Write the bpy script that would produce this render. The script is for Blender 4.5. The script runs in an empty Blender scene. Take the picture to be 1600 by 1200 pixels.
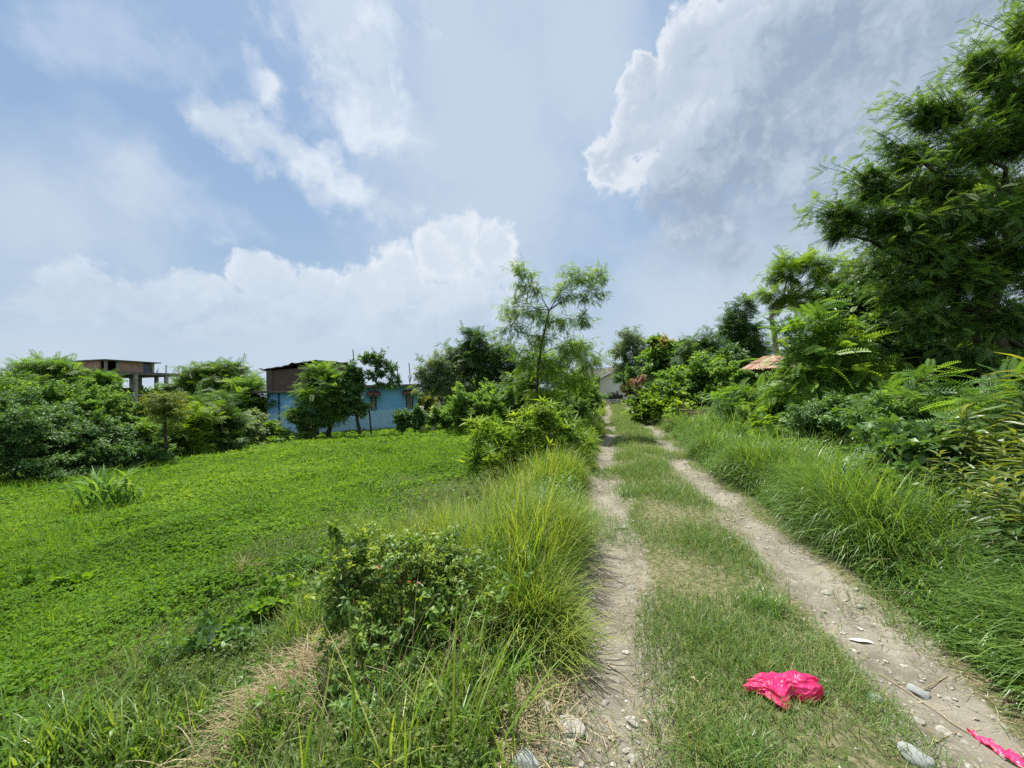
import bpy, math, random
import numpy as np
from mathutils import Matrix, Vector
rng = np.random.default_rng(7)
sc = bpy.context.scene
COL = sc.collection

# ------------------------------------------------------------------ camera
FPX, CX, CY = 600.0, 800.0, 600.0            # focal length and centre in pixels of the 1600 wide photograph
RHO, PIT = math.radians(1.5), math.radians(1.15)
CAM = np.array([0, 0, 1.6])
_f = np.array([0, math.cos(PIT), math.sin(PIT)]); _u = np.array([0, -math.sin(PIT), math.cos(PIT)]); _r = np.array([1.0, 0, 0])
_R = _r * math.cos(RHO) - _u * math.sin(RHO); _U = _u * math.cos(RHO) + _r * math.sin(RHO)
cd = bpy.data.cameras.new("camera"); cam = bpy.data.objects.new("camera", cd); COL.objects.link(cam)
cd.sensor_width = 36; cd.lens = 36 * FPX / 1600; cd.clip_start = 0.05; cd.clip_end = 5000
cam.matrix_world = Matrix(((_R[0], _U[0], -_f[0], CAM[0]), (_R[1], _U[1], -_f[1], CAM[1]), (_R[2], _U[2], -_f[2], CAM[2]), (0, 0, 0, 1)))
sc.camera = cam

# ------------------------------------------------------------------ exposure, sun
sc.view_settings.view_transform = 'Standard'; sc.view_settings.look = 'None'
sc.view_settings.exposure = 0.95; sc.view_settings.gamma = 1
sc.render.engine = 'CYCLES'
cy = sc.cycles
cy.max_bounces = 8; cy.diffuse_bounces = 4; cy.glossy_bounces = 2; cy.transmission_bounces = 4; cy.transparent_max_bounces = 4
cy.caustics_reflective = False; cy.caustics_refractive = False
cy.use_denoising = False
SUN_EL, SUN_AZ = math.radians(68), math.radians(-22)
sd = Vector((math.sin(SUN_AZ) * math.cos(SUN_EL), math.cos(SUN_AZ) * math.cos(SUN_EL), math.sin(SUN_EL)))
sl = bpy.data.lights.new("sun", 'SUN'); sl.energy = 4.9; sl.angle = math.radians(0.6); sl.color = (1, 0.95, 0.86)
so = bpy.data.objects.new("sun", sl); COL.objects.link(so); so.rotation_euler = sd.to_track_quat('Z', 'Y').to_euler()


# ------------------------------------------------------------------ pixel helpers
def ray(px, py): return _f + _R * ((px - CX) / FPX) + _U * ((CY - py) / FPX)
def P(px, py, d): return CAM + ray(px, py) * d


def sst(x): x = np.clip(x, 0, 1); return x * x * (3 - 2 * x)


def wv(y):
    """the track wanders a little to either side"""
    y = np.asarray(y, float)
    return (.11 * np.sin(.52 * y + .4) + .05 * np.sin(1.35 * y + 1)) * np.clip((y - 2.5) / 4, 0, 1)


def H(x, y):
    """height of the ground"""
    x = np.asarray(x, float); y = np.asarray(y, float)
    u = x - 0.25 * y - wv(y)
    fade = np.clip(1.2 - y / 60, 0, 1)
    h = -0.6 * sst((-u - 0.5) / 2.1) - 0.032 * np.clip(-u - 2.2, 0, 22)
    h = h + 0.16 * sst((u - 1.95) / 1.2)
    rut = np.exp(-((u + 0.02) / 0.27) ** 2) + np.exp(-((u - 1.56) / 0.27) ** 2)
    h = h - 0.055 * rut * fade
    h = h + 0.03 * np.exp(-((u - 0.75) / 0.35) ** 2) * fade
    n = (np.sin(x * 1.3 + 0.7) * np.sin(y * 1.1 + 1.9) + 0.6 * np.sin(x * 2.9 + y * 1.7) + 0.4 * np.sin(x * 5.3 - y * 4.1 + 2))
    return h + n * 0.022 * np.where((u > -0.5) & (u < 2.1), 0.45, 1.0)


def G(px, py):
    d = ray(px, py); z = 0.0
    for _ in range(60):
        t = (z - CAM[2]) / min(d[2], -1e-4); p = CAM + d * t
        z = 0.6 * z + 0.4 * float(H(p[0], p[1]))
    return np.array([p[0], p[1], float(H(p[0], p[1]))])


# ------------------------------------------------------------------ node helpers
class V:
    nt = None
    def __init__(s, k): s.k = k
    def __add__(s, o): return mth('ADD', s, o)
    def __radd__(s, o): return mth('ADD', s, o)
    def __sub__(s, o): return mth('SUBTRACT', s, o)
    def __rsub__(s, o): return mth('SUBTRACT', o, s)
    def __mul__(s, o): return mth('MULTIPLY', s, o)
    def __rmul__(s, o): return mth('MULTIPLY', s, o)


def setin(sock, v):
    if isinstance(v, V): V.nt.links.new(v.k, sock)
    elif hasattr(v, 'is_output'): V.nt.links.new(v, sock)
    else: sock.default_value = v


def mth(op, a, b=None, c=None, clamp=False):
    n = V.nt.nodes.new('ShaderNodeMath'); n.operation = op; n.use_clamp = clamp
    setin(n.inputs[0], a)
    if b is not None: setin(n.inputs[1], b)
    if c is not None: setin(n.inputs[2], c)
    return V(n.outputs[0])


def smooth(x, lo, hi):
    n = V.nt.nodes.new('ShaderNodeMapRange'); n.interpolation_type = 'SMOOTHSTEP'
    setin(n.inputs[0], x); setin(n.inputs[1], lo); setin(n.inputs[2], hi); setin(n.inputs[3], 0.0); setin(n.inputs[4], 1.0)
    return V(n.outputs[0])


def mixc(f, a, b):
    n = V.nt.nodes.new('ShaderNodeMix'); n.data_type = 'RGBA'; n.clamp_factor = True
    setin(n.inputs[0], f)
    for s, v in ((n.inputs[6], a), (n.inputs[7], b)):
        if isinstance(v, tuple): s.default_value = (*v[:3], 1)
        else: setin(s, v)
    return V(n.outputs[2])


def noise(vec, scale, detail=4, rough=0.55, lac=2.0, dist=0.0, ntype='FBM', out=0):
    n = V.nt.nodes.new('ShaderNodeTexNoise'); n.noise_type = ntype
    if vec is not None: setin(n.inputs['Vector'], vec)
    n.inputs['Scale'].default_value = scale; n.inputs['Detail'].default_value = detail
    n.inputs['Roughness'].default_value = rough; n.inputs['Lacunarity'].default_value = lac; n.inputs['Distortion'].default_value = dist
    return V(n.outputs[out])


def vmath(op, a, b=None, scale=None):
    n = V.nt.nodes.new('ShaderNodeVectorMath'); n.operation = op
    setin(n.inputs[0], a)
    if b is not None: setin(n.inputs[1], b)
    if scale is not None: setin(n.inputs['Scale'], scale)
    return V(n.outputs['Value'] if op in ('LENGTH', 'DISTANCE', 'DOT_PRODUCT') else n.outputs[0])


def ramp(f, stops):
    n = V.nt.nodes.new('ShaderNodeValToRGB'); cr = n.color_ramp
    while len(cr.elements) < len(stops): cr.elements.new(0.5)
    for e, (p, c) in zip(cr.elements, stops): e.position = p; e.color = (*c, 1)
    setin(n.inputs[0], f)
    return V(n.outputs[0])


# ------------------------------------------------------------------ world: sky with clouds
def build_world():
    w = bpy.data.worlds.new("World"); sc.world = w; w.use_nodes = True
    nt = w.node_tree; V.nt = nt; nt.nodes.clear()
    sky = nt.nodes.new('ShaderNodeTexSky'); sky.sky_type = 'NISHITA'; sky.sun_disc = False
    sky.sun_elevation = SUN_EL; sky.sun_rotation = SUN_AZ; sky.air_density = 1.0; sky.dust_density = 1.6; sky.ozone_density = 2.0
    tc = nt.nodes.new('ShaderNodeTexCoord'); D = V(tc.outputs['Generated'])
    sx = nt.nodes.new('ShaderNodeSeparateXYZ'); setin(sx.inputs[0], D)
    X, Y, Z = (V(o) for o in sx.outputs)
    az = mth('ARCTAN2', X, Y); el = mth('ARCSINE', Z)
    cb = nt.nodes.new('ShaderNodeCombineXYZ'); setin(cb.inputs[0], az); setin(cb.inputs[1], el); AE = V(cb.outputs[0])

    wl = vmath('ADD', vmath('SCALE', vmath('SUBTRACT', noise(D, 4.5, 3, 0.6, out=1), (0.5, 0.5, 0.5)), scale=0.16), vmath('SCALE', vmath('SUBTRACT', noise(D, 15, 4, 0.6, out=1), (0.5, 0.5, 0.5)), scale=0.06))
    AEW = vmath('ADD', AE, wl)

    def ae(px, py):
        d = ray(px, py); d = d / np.linalg.norm(d)
        return math.atan2(d[0], d[1]), math.asin(d[2])

    def blob(px, py, rx, ry, rot=0):
        """soft ellipse on the sky: 1 in its middle, 0 on its rim"""
        a, e = ae(px, py); a1, e1 = ae(px + 20, py); a2, e2 = ae(px, py - 20)
        sa = math.hypot(a1 - a, e1 - e) / 20; se = math.hypot(a2 - a, e2 - e) / 20
        n = nt.nodes.new('ShaderNodeMapping'); n.vector_type = 'TEXTURE'
        setin(n.inputs['Vector'], AEW)
        n.inputs['Location'].default_value = (a, e, 0); n.inputs['Rotation'].default_value = (0, 0, math.radians(rot)); n.inputs['Scale'].default_value = (rx * sa, ry * se, 1)
        return 1.0 - vmath('LENGTH', V(n.outputs[0]))

    def union(bl, k=0.15):
        r = bl[0]
        for b in bl[1:]:
            r = mth('SMOOTH_MAX', r, b, k)
        return r

    warp = vmath('SCALE', vmath('SUBTRACT', noise(D, 3.2, 4, 0.6, out=1), (0.5, 0.5, 0.5)), scale=0.28)
    DW = vmath('ADD', D, warp)
    n_big = noise(DW, 2.6, 6, 0.58)                    # broad veils
    n_mid = noise(DW, 5.5, 7, 0.6)
    n_fine = noise(DW, 11.0, 7, 0.62)
    wob = vmath('SCALE', vmath('SUBTRACT', noise(D, 9, 4, 0.65, out=1), (0.5, 0.5, 0.5)), scale=0.20)

    def heads(off):                                    # round cauliflower heads of two sizes, at an offset on the sky
        v = vmath('ADD', vmath('ADD', AE, wob), off)
        r = None
        for sc_, det in ((7.5, 0.0), (16.0, 2.0)):
            vo = nt.nodes.new('ShaderNodeTexVoronoi'); vo.voronoi_dimensions = '2D'; vo.feature = 'SMOOTH_F1' if det == 0 else 'F1'; vo.normalize = True
            if det == 0: vo.inputs['Smoothness'].default_value = 0.25
            setin(vo.inputs['Vector'], v); vo.inputs['Scale'].default_value = sc_; vo.inputs['Detail'].default_value = det; vo.inputs['Roughness'].default_value = 0.55
            t = 1.0 - V(vo.outputs['Distance']) * 1.9
            r = t * 0.45 if r is None else r + t * 0.55
        return r
    puff = heads((0, 0, 0))
    relief = puff - heads((-0.016, 0.022, 0))           # brighter where a head faces the sun
    relief2 = n_mid - noise(vmath('ADD', DW, (-0.03, 0, 0.05)), 5.5, 5, 0.6)
    # clear sky, paler to the horizon and behind the thin high veil
    veil = union([blob(760, 250, 190, 520), blob(900, 60, 150, 260), blob(1250, 480, 500, 220), blob(1500, 200, 300, 420), blob(60, 640, 500, 150), blob(700, 600, 700, 110), blob(60, 330, 260, 160)], 0.4)
    veil_a = smooth(veil + (n_big - 0.5) * 2.2, -0.45, 0.8) * 0.8
    hor = smooth(el, 0.55, -0.02) * 0.8
    skc = vmath('SCALE', V(sky.outputs[0]), scale=0.07)
    c = mixc(0.7, skc, (0.188, 0.292, 0.440))
    c = mixc(hor, c, (0.300, 0.375, 0.455))
    c = mixc(veil_a, c, (0.365, 0.425, 0.495))
    # wisps
    wis = union([blob(545, 40, 130, 150, 20), blob(590, 160, 90, 105, 0), blob(350, 220, 90, 48, -25), blob(450, 240, 145, 66, -14), blob(530, 290, 130, 54, -5), blob(180, 60, 210, 100, 0), blob(250, 310, 140, 55, -10), blob(400, 130, 40, 60, 30)], 0.12)
    n_w = noise(vmath('ADD', D, vmath('SCALE', warp, scale=0.25)), 8.0, 8, 0.62)
    wis_a = smooth(wis * 1.35 + (n_w - 0.5) * 2.6 + (puff - .5) * .7, -0.10, 1.0) * 0.88
    lo_w = smooth(mth('MAXIMUM', blob(180, 60, 260, 140), blob(250, 310, 170, 80)), 0.0, 0.3)
    wis_a = wis_a * (1.0 - lo_w * 0.6)
    c = mixc(wis_a, c, mixc(smooth(relief2 + (n_fine - .5) * .5, -.12, .16), (0.385, 0.44, 0.51), (0.475, 0.52, 0.57)))

    def cumulus(c, bl, amt, light, rim, mid, inner, foot=None, opac=1.0, puffk=0.8, finek=0.9):
        f = union(bl, 0.15)
        g = f + (puff - 0.45) * puffk + (n_fine - 0.5) * finek
        a = smooth(g, 0.0, amt)
        edge = smooth(g, 0.55, 0.05)                     # thin sunlit margin
        l = light * (0.50 + 0.50 * edge) + relief * 0.6 + relief2 * 1.0 + (n_fine - 0.5) * 0.3 + (n_big - 0.5) * 0.5
        col = mixc(smooth(l, -0.30, 0.48), inner, mid); col = mixc(smooth(l, 0.42, 0.95), col, rim)
        if foot is not None: a = a * foot
        return mixc(a * opac, c, col)
    # bank of cumulus low over the left
    foot = smooth(el, ae(400, 600)[1], ae(400, 430)[1])
    light = smooth(el, ae(400, 540)[1], ae(400, 360)[1]) * 0.75 + 0.22
    c = cumulus(c, [blob(100, 470, 130, 62), blob(290, 470, 90, 60), blob(385, 425, 62, 56), blob(440, 460, 110, 60), blob(480, 430, 55, 45), blob(600, 440, 80, 70), blob(700, 385, 62, 66), blob(775, 400, 50, 55), blob(640, 480, 260, 75), blob(400, 500, 320, 60)],
                0.34, light, (0.505, 0.54, 0.58), (0.41, 0.46, 0.52), (0.325, 0.385, 0.46), foot, 0.9, 0.5, 1.0)
    # great cumulus on the right, bright rim towards the sun and a grey belly
    soft = smooth(el, ae(1050, 230)[1], ae(1050, 420)[1]) * 1.0 + 0.22
    light = 1.0 - smooth(union([blob(1360, 360, 470, 370, -12), blob(1180, 330, 280, 180, 20), blob(1500, 140, 300, 260)], 0.4), -0.10, 0.30) * 0.95
    c = cumulus(c, [blob(1010, 175, 85, 100), blob(960, 245, 56, 62), blob(1100, 100, 110, 105), blob(1200, 40, 150, 120), blob(1180, 240, 250, 180), blob(1400, 130, 300, 230), blob(1110, 340, 160, 130), blob(1300, 350, 270, 150), blob(1500, 330, 200, 150), blob(985, 110, 40, 35), blob(1150, 400, 150, 80)],
                soft, light, (0.475, 0.51, 0.555), (0.345, 0.395, 0.46), (0.205, 0.26, 0.335), None, 0.94)
    # the sky behind the camera and round the sides: scattered cloud for the light only
    back = smooth(Y, 0.25, -0.2)
    c = mixc(back * smooth(n_big, 0.36, 0.58), c, (0.54, 0.58, 0.64))
    below = smooth(Z, 0.0, -0.03)
    c = mixc(below, c, (0.07, 0.10, 0.04))
    bg = nt.nodes.new('ShaderNodeBackground'); setin(bg.inputs[0], c); bg.inputs[1].default_value = 0.86
    out = nt.nodes.new('ShaderNodeOutputWorld'); nt.links.new(bg.outputs[0], out.inputs[0])
    w.cycles.sampling_method = 'MANUAL'; w.cycles.sample_map_resolution = 512


build_world()


# ------------------------------------------------------------------ materials
def new_mat(name):
    m = bpy.data.materials.new(name); m.use_nodes = True; V.nt = m.node_tree
    b = m.node_tree.nodes['Principled BSDF']
    return m, b


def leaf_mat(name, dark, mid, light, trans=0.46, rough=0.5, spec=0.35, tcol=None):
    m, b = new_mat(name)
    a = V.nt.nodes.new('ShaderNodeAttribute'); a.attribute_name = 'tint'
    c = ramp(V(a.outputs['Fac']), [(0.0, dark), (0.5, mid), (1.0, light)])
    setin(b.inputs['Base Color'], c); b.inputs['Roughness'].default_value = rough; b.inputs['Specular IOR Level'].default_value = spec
    t = V.nt.nodes.new('ShaderNodeBsdfTranslucent')
    tm = V.nt.nodes.new('ShaderNodeMix'); tm.data_type = 'RGBA'; tm.blend_type = 'MULTIPLY'; tm.inputs[0].default_value = 1
    setin(tm.inputs[6], c); tm.inputs[7].default_value = (*(tcol or (1.75, 1.55, 0.6)), 1)
    V.nt.links.new(tm.outputs[2], t.inputs[0])
    mx = V.nt.nodes.new('ShaderNodeMixShader'); mx.inputs[0].default_value = trans
    V.nt.links.new(b.outputs[0], mx.inputs[1]); V.nt.links.new(t.outputs[0], mx.inputs[2])
    V.nt.links.new(mx.outputs[0], V.nt.nodes['Material Output'].inputs[0])
    return m


def obj_coord():
    t = V.nt.nodes.new('ShaderNodeTexCoord'); return V(t.outputs['Object'])


def bump(b, h, strength=0.5, dist=0.02):
    n = V.nt.nodes.new('ShaderNodeBump'); n.inputs['Strength'].default_value = strength; n.inputs['Distance'].default_value = dist
    setin(n.inputs['Height'], h); V.nt.links.new(n.outputs[0], b.inputs['Normal'])


def rough_mat(name, c1, c2, scale=3, c3=None, rough=0.9, bumpk=0.4, detail=6, bdist=0.02):
    m, b = new_mat(name); o = obj_coord()
    n = noise(o, scale, detail, 0.6)
    c = mixc(smooth(n, 0.35, 0.65), c1, c2)
    if c3: c = mixc(smooth(noise(o, scale * 5.3, 4, 0.65), 0.52, 0.68), c, c3)
    setin(b.inputs['Base Color'], c); b.inputs['Roughness'].default_value = rough; b.inputs['Specular IOR Level'].default_value = 0.2
    bump(b, noise(o, scale * 6, 6, 0.65), bumpk, bdist)
    return m


M = {}
# leaf_mid
M['leaf_mid'] = leaf_mat('leaf_mid', (0.046, 0.097, 0.023), (0.089, 0.194, 0.036), (0.194, 0.324, 0.049))
# leaf_dark
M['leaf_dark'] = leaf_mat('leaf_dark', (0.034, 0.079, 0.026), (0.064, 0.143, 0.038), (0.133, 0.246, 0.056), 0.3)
M['leaf_grey'] = leaf_mat('leaf_grey', (0.078, 0.133, 0.062), (0.133, 0.211, 0.094), (0.218, 0.296, 0.125), 0.4)
# leaf_bright
M['leaf_bright'] = leaf_mat('leaf_bright', (0.063, 0.127, 0.018), (0.127, 0.240, 0.028), (0.253, 0.366, 0.044), 0.42)
M['leaf_yellow'] = leaf_mat('leaf_yellow', (0.066, 0.121, 0.018), (0.165, 0.220, 0.028), (0.374, 0.308, 0.033), 0.42)
# leaf_feather
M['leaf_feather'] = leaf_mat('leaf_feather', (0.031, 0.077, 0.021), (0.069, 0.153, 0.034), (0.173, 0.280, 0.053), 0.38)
M['leaf_weed'] = leaf_mat('leaf_weed', (0.03, 0.075, 0.018), (0.065, 0.13, 0.025), (0.23, 0.255, 0.04), 0.38, 0.42, 0.5)
M['leaf_broad'] = leaf_mat('leaf_broad', (0.046, 0.113, 0.029), (0.093, 0.185, 0.045), (0.171, 0.291, 0.066), 0.36, 0.42, 0.5)
M['leaf_bush'] = leaf_mat('leaf_bush', (0.041, 0.097, 0.022), (0.118, 0.214, 0.041), (0.262, 0.359, 0.068), 0.38, 0.45, 0.45)
M['leaf_red'] = leaf_mat('leaf_red', (0.16, 0.05, 0.02), (0.28, 0.10, 0.04), (0.45, 0.08, 0.07), 0.3)
M['leaf_field'] = leaf_mat('leaf_field', (0.060, 0.130, 0.009), (0.102, 0.218, 0.020), (0.18, 0.285, 0.035), 0.46, 0.6, 0.15)
M['grass_tall'] = leaf_mat('grass_tall', (0.050, 0.12, 0.016), (0.120, 0.225, 0.026), (0.30, 0.34, 0.08), 0.42, 0.45, 0.4)
M['grass_verge'] = leaf_mat('grass_verge', (0.044, 0.106, 0.022), (0.094, 0.194, 0.035), (0.213, 0.312, 0.075), 0.38, 0.4, 0.55)
M['grass_track'] = leaf_mat('grass_track', (0.055, 0.115, 0.022), (0.110, 0.205, 0.042), (0.30, 0.30, 0.12), 0.34, 0.5, 0.3)
M['grass_rough'] = leaf_mat('grass_rough', (0.055, 0.105, 0.022), (0.115, 0.185, 0.040), (0.30, 0.29, 0.12), 0.4, 0.5, 0.3)
M['straw'] = leaf_mat('straw', (0.14, 0.105, 0.058), (0.28, 0.225, 0.125), (0.46, 0.39, 0.25), 0.2, 0.6, 0.3, (1.0, 0.9, 0.7))
M['corn'] = leaf_mat('corn', (0.045, 0.12, 0.025), (0.09, 0.20, 0.035), (0.20, 0.30, 0.09), 0.40, 0.6, 0.12)
M['bark'] = rough_mat('bark', (0.035, 0.028, 0.02), (0.075, 0.06, 0.045), 6, None, 0.95, 0.8)
M['bark_pale'] = rough_mat('bark_pale', (0.16, 0.13, 0.09), (0.27, 0.22, 0.16), 6, None, 0.95, 0.6)
M['stem_green'] = rough_mat('stem_green', (0.06, 0.10, 0.03), (0.12, 0.15, 0.05), 8, None, 0.7, 0.2)
M['stem_brown'] = rough_mat('stem_brown', (0.10, 0.06, 0.035), (0.19, 0.13, 0.08), 8, None, 0.8, 0.2)


# ------------------------------------------------------------------ mesh building
class MB:
    def __init__(s): s.v = []; s.q = []; s.t = []; s.ti = []; s.n = 0

    def add(s, v, q=None, t=None, tint=0.5):
        v = np.asarray(v, float).reshape(-1, 3)
        if q is not None and len(q): s.q.append(np.asarray(q, int).reshape(-1, 4) + s.n)
        if t is not None and len(t): s.t.append(np.asarray(t, int).reshape(-1, 3) + s.n)
        s.v.append(v); s.ti.append(np.broadcast_to(np.asarray(tint, float), (len(v),)).copy() if np.ndim(tint) == 0 else np.asarray(tint, float))
        s.n += len(v)

    def build(s, name, mat, parent=None, smooth_=False, origin=None):
        v = np.concatenate(s.v); ti = np.concatenate(s.ti)
        if origin is not None: v = v - np.asarray(origin)
        q = np.concatenate(s.q) if s.q else np.zeros((0, 4), int); t = np.concatenate(s.t) if s.t else np.zeros((0, 3), int)
        me = bpy.data.meshes.new(name)
        me.vertices.add(len(v)); me.vertices.foreach_set('co', v.astype(np.float32).ravel())
        nl = q.size + t.size
        me.loops.add(nl); me.loops.foreach_set('vertex_index', np.concatenate([q.ravel(), t.ravel()]).astype(np.int32))
        me.polygons.add(len(q) + len(t))
        ls = np.concatenate([np.arange(len(q)) * 4, q.size + np.arange(len(t)) * 3]).astype(np.int32)
        me.polygons.foreach_set('loop_start', ls)
        me.update(calc_edges=True)
        me.polygons.foreach_set('use_smooth', np.full(len(q) + len(t), smooth_))
        a = me.attributes.new('tint', 'FLOAT', 'POINT'); a.data.foreach_set('value', np.clip(ti, 0, 1).astype(np.float32))
        me.materials.append(mat if not isinstance(mat, str) else M[mat])
        o = bpy.data.objects.new(name, me); COL.objects.link(o)
        if parent is not None: o.parent = parent
        if origin is not None and parent is None: o.location = origin
        return o

    # -- solid shapes
    def box(s, c, h, R=None, tint=0.5):
        c = np.asarray(c, float); h = np.asarray(h, float)
        v = np.array([[x, y, z] for x in (-1, 1) for y in (-1, 1) for z in (-1, 1)]) * h
        if R is not None: v = v @ np.asarray(R).T
        s.add(v + c, [[0, 1, 3, 2], [4, 6, 7, 5], [0, 4, 5, 1], [2, 3, 7, 6], [0, 2, 6, 4], [1, 5, 7, 3]], None, tint)

    def tube(s, pts, rad, n=6, tint=0.5):
        pts = np.asarray(pts, float); k = len(pts); rad = np.broadcast_to(np.asarray(rad, float), (k,))
        tg = np.gradient(pts, axis=0); tg /= np.linalg.norm(tg, axis=1)[:, None] + 1e-9
        ref = np.array([0.31, 0.95, 0.05]) if abs(tg[0][2]) > 0.5 else np.array([0, 0, 1.0])
        a = np.cross(tg, ref); a /= np.linalg.norm(a, axis=1)[:, None] + 1e-9; b = np.cross(tg, a)
        th = np.arange(n) * 2 * math.pi / n
        v = pts[:, None] + rad[:, None, None] * (a[:, None] * np.cos(th)[None, :, None] + b[:, None] * np.sin(th)[None, :, None])
        q = [[i * n + j, i * n + (j + 1) % n, (i + 1) * n + (j + 1) % n, (i + 1) * n + j] for i in range(k - 1) for j in range(n)]
        s.add(v.reshape(-1, 3), q, None, tint)

    # -- many copies of one small shape
    def scatter(s, tm, pos, fwd, up, scale, tint):
        tv, tq, tt = tm; N = len(pos)
        if N == 0: return
        f = fwd / (np.linalg.norm(fwd, axis=1)[:, None] + 1e-9)
        y = np.cross(up, f); y /= np.linalg.norm(y, axis=1)[:, None] + 1e-9
        z = np.cross(f, y); sc_ = np.broadcast_to(np.asarray(scale, float), (N,))[:, None, None]
        v = pos[:, None] + sc_ * (tv[None, :, 0:1] * f[:, None] + tv[None, :, 1:2] * y[:, None] + tv[None, :, 2:3] * z[:, None])
        q = (tq[None] + (np.arange(N) * len(tv))[:, None, None]).reshape(-1, 4)
        ti = np.broadcast_to(np.asarray(tint, float), (N,))[:, None] + tt[None]
        s.add(v.reshape(-1, 3), q, None, ti.ravel())

    def blades(s, pos, head, L, W, lean, curve, tint, K=3, tiptint=0.15):
        N = len(pos)
        if N == 0: return
        L, W, lean, curve, head, tint = (np.broadcast_to(np.asarray(a, float), (N,)) for a in (L, W, lean, curve, head, tint))
        hx, hy = np.cos(head), np.sin(head); side = np.stack([-hy, hx, np.zeros(N)], 1)
        p = np.asarray(pos, float).copy(); rows = []; tis = []
        for k in range(K + 1):
            t = k / K
            w = W * (0.65 + 0.7 * t if t < 0.5 else 2 * (1 - t)) * 0.5
            ti = tint + tiptint * (t - 0.4)
            if k < K:
                rows += [p - side * w[:, None], p + side * w[:, None]]; tis += [ti, ti]
                th = lean + curve * (t + 0.5 / K) ** 1.3
                st = (L / K)[:, None]
                p = p + st * np.stack([np.sin(th) * hx, np.sin(th) * hy, np.cos(th)], 1)
            else:
                rows.append(p); tis.append(ti)
        v = np.stack(rows, 1); nv = 2 * K + 1
        base = (np.arange(N) * nv)[:, None]
        q = np.concatenate([base + np.array([2 * k, 2 * k + 1, 2 * k + 3, 2 * k + 2]) for k in range(K - 1)]) if K > 1 else None
        t = base + np.array([2 * K - 2, 2 * K - 1, 2 * K])
        s.add(v.reshape(-1, 3), q, t, np.stack(tis, 1).ravel())


def T(vs, qs, ts=None):
    vs = np.array(vs, float); return vs, np.array(qs, int), np.zeros(len(vs)) if ts is None else np.array(ts, float)


def join(*tms):
    v = []; q = []; t = []; n = 0
    for a in tms: v.append(a[0]); q.append(a[1] + n); t.append(a[2]); n += len(a[0])
    return np.concatenate(v), np.concatenate(q), np.concatenate(t)


def place(tm, pos=(0, 0, 0), yaw=0.0, pitch=0.0, roll=0.0, s=1.0, dt=0.0):
    v = tm[0] * s
    cr, sr = math.cos(roll), math.sin(roll); v = v @ np.array([[1, 0, 0], [0, cr, -sr], [0, sr, cr]]).T
    cp, sp = math.cos(pitch), math.sin(pitch); v = v @ np.array([[cp, 0, -sp], [0, 1, 0], [sp, 0, cp]]).T
    c_, s_ = math.cos(yaw), math.sin(yaw); v = v @ np.array([[c_, -s_, 0], [s_, c_, 0], [0, 0, 1]]).T
    return v + np.asarray(pos), tm[1], tm[2] + dt


def leaf(w=0.4, fold=0.08, droop=0.15):      # length 1 along x, two folded halves
    return T([(0, 0, 0), (0.42, w / 2, fold), (1, 0, -droop), (0.42, -w / 2, fold), (0.45, 0, 0)], [(0, 4, 2, 1), (0, 3, 2, 4)])


def leaf_long(w=0.2, fold=0.04, droop=0.35):  # narrow, arching, three steps
    v = []; q = []
    for i, (x, wi, z) in enumerate([(0, 0.12, 0), (0.3, 1, 0.06), (0.65, 0.85, -0.3 * droop), (1, 0.03, -droop)]):
        v += [(x, wi * w / 2, z + fold), (x, 0, z), (x, -wi * w / 2, z + fold)]
        if i: b = 3 * i - 3; q += [(b, b + 1, b + 4, b + 3), (b + 1, b + 2, b + 5, b + 4)]
    return T(v, q)


def lobed(w=0.75):                             # five pointed lobes
    out = []
    for a, l in ((-1.1, 0.62), (-0.55, 0.85), (0, 1.0), (0.55, 0.85), (1.1, 0.62)):
        out.append(place(leaf(0.36, 0.04, 0.12), yaw=a, s=l))
    return join(*out)


def roundleaf(n=7):
    a = np.linspace(-math.pi, math.pi, n, endpoint=False)
    v = [(0.5, 0, -0.03)] + [(0.5 - 0.5 * math.cos(t), 0.46 * math.sin(t), 0.05 * abs(math.sin(t))) for t in a + math.pi]
    m = len(a); q = []
    for i in range(1, m + 1, 2):
        j = i % m + 1; k = j % m + 1
        q.append((0, i, j, k))
    return T(v, q)


def frond(np_=7, pl=0.34, pw=0.085, ang=1.0, arch=0.25, lift=0.0):
    """pinnate frond, length 1"""
    v = []; q = []
    for i in range(np_):
        x = 0.12 + 0.86 * i / (np_ - 1); z = -arch * x * x; l = pl * (1 - 0.55 * abs(i / (np_ - 1) - 0.4))
        for sgn in (1, -1):
            dx, dy, dz = math.cos(ang), sgn * math.sin(ang), lift - 0.15; b = len(v)
            px, py = -dy * sgn * pw / 2 * sgn, dx * pw / 2
            mid = (x + dx * l * 0.5, dy * l * 0.5, z + dz * l * 0.3)
            v += [(x, 0, z), (mid[0] + px, mid[1] + py, mid[2]), (x + dx * l, dy * l, z + dz * l), (mid[0] - px, mid[1] - py, mid[2])]
            q.append((b, b + 1, b + 2, b + 3))
    b = len(v); w = 0.008                      # the stalk
    v += [(0, -w, 0), (0, w, 0), (0.5, w, -arch * 0.25), (0.5, -w, -arch * 0.25), (1, w * .3, -arch), (1, -w * .3, -arch)]
    q += [(b, b + 1, b + 2, b + 3), (b + 3, b + 2, b + 4, b + 5)]
    return T(v, q)


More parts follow.
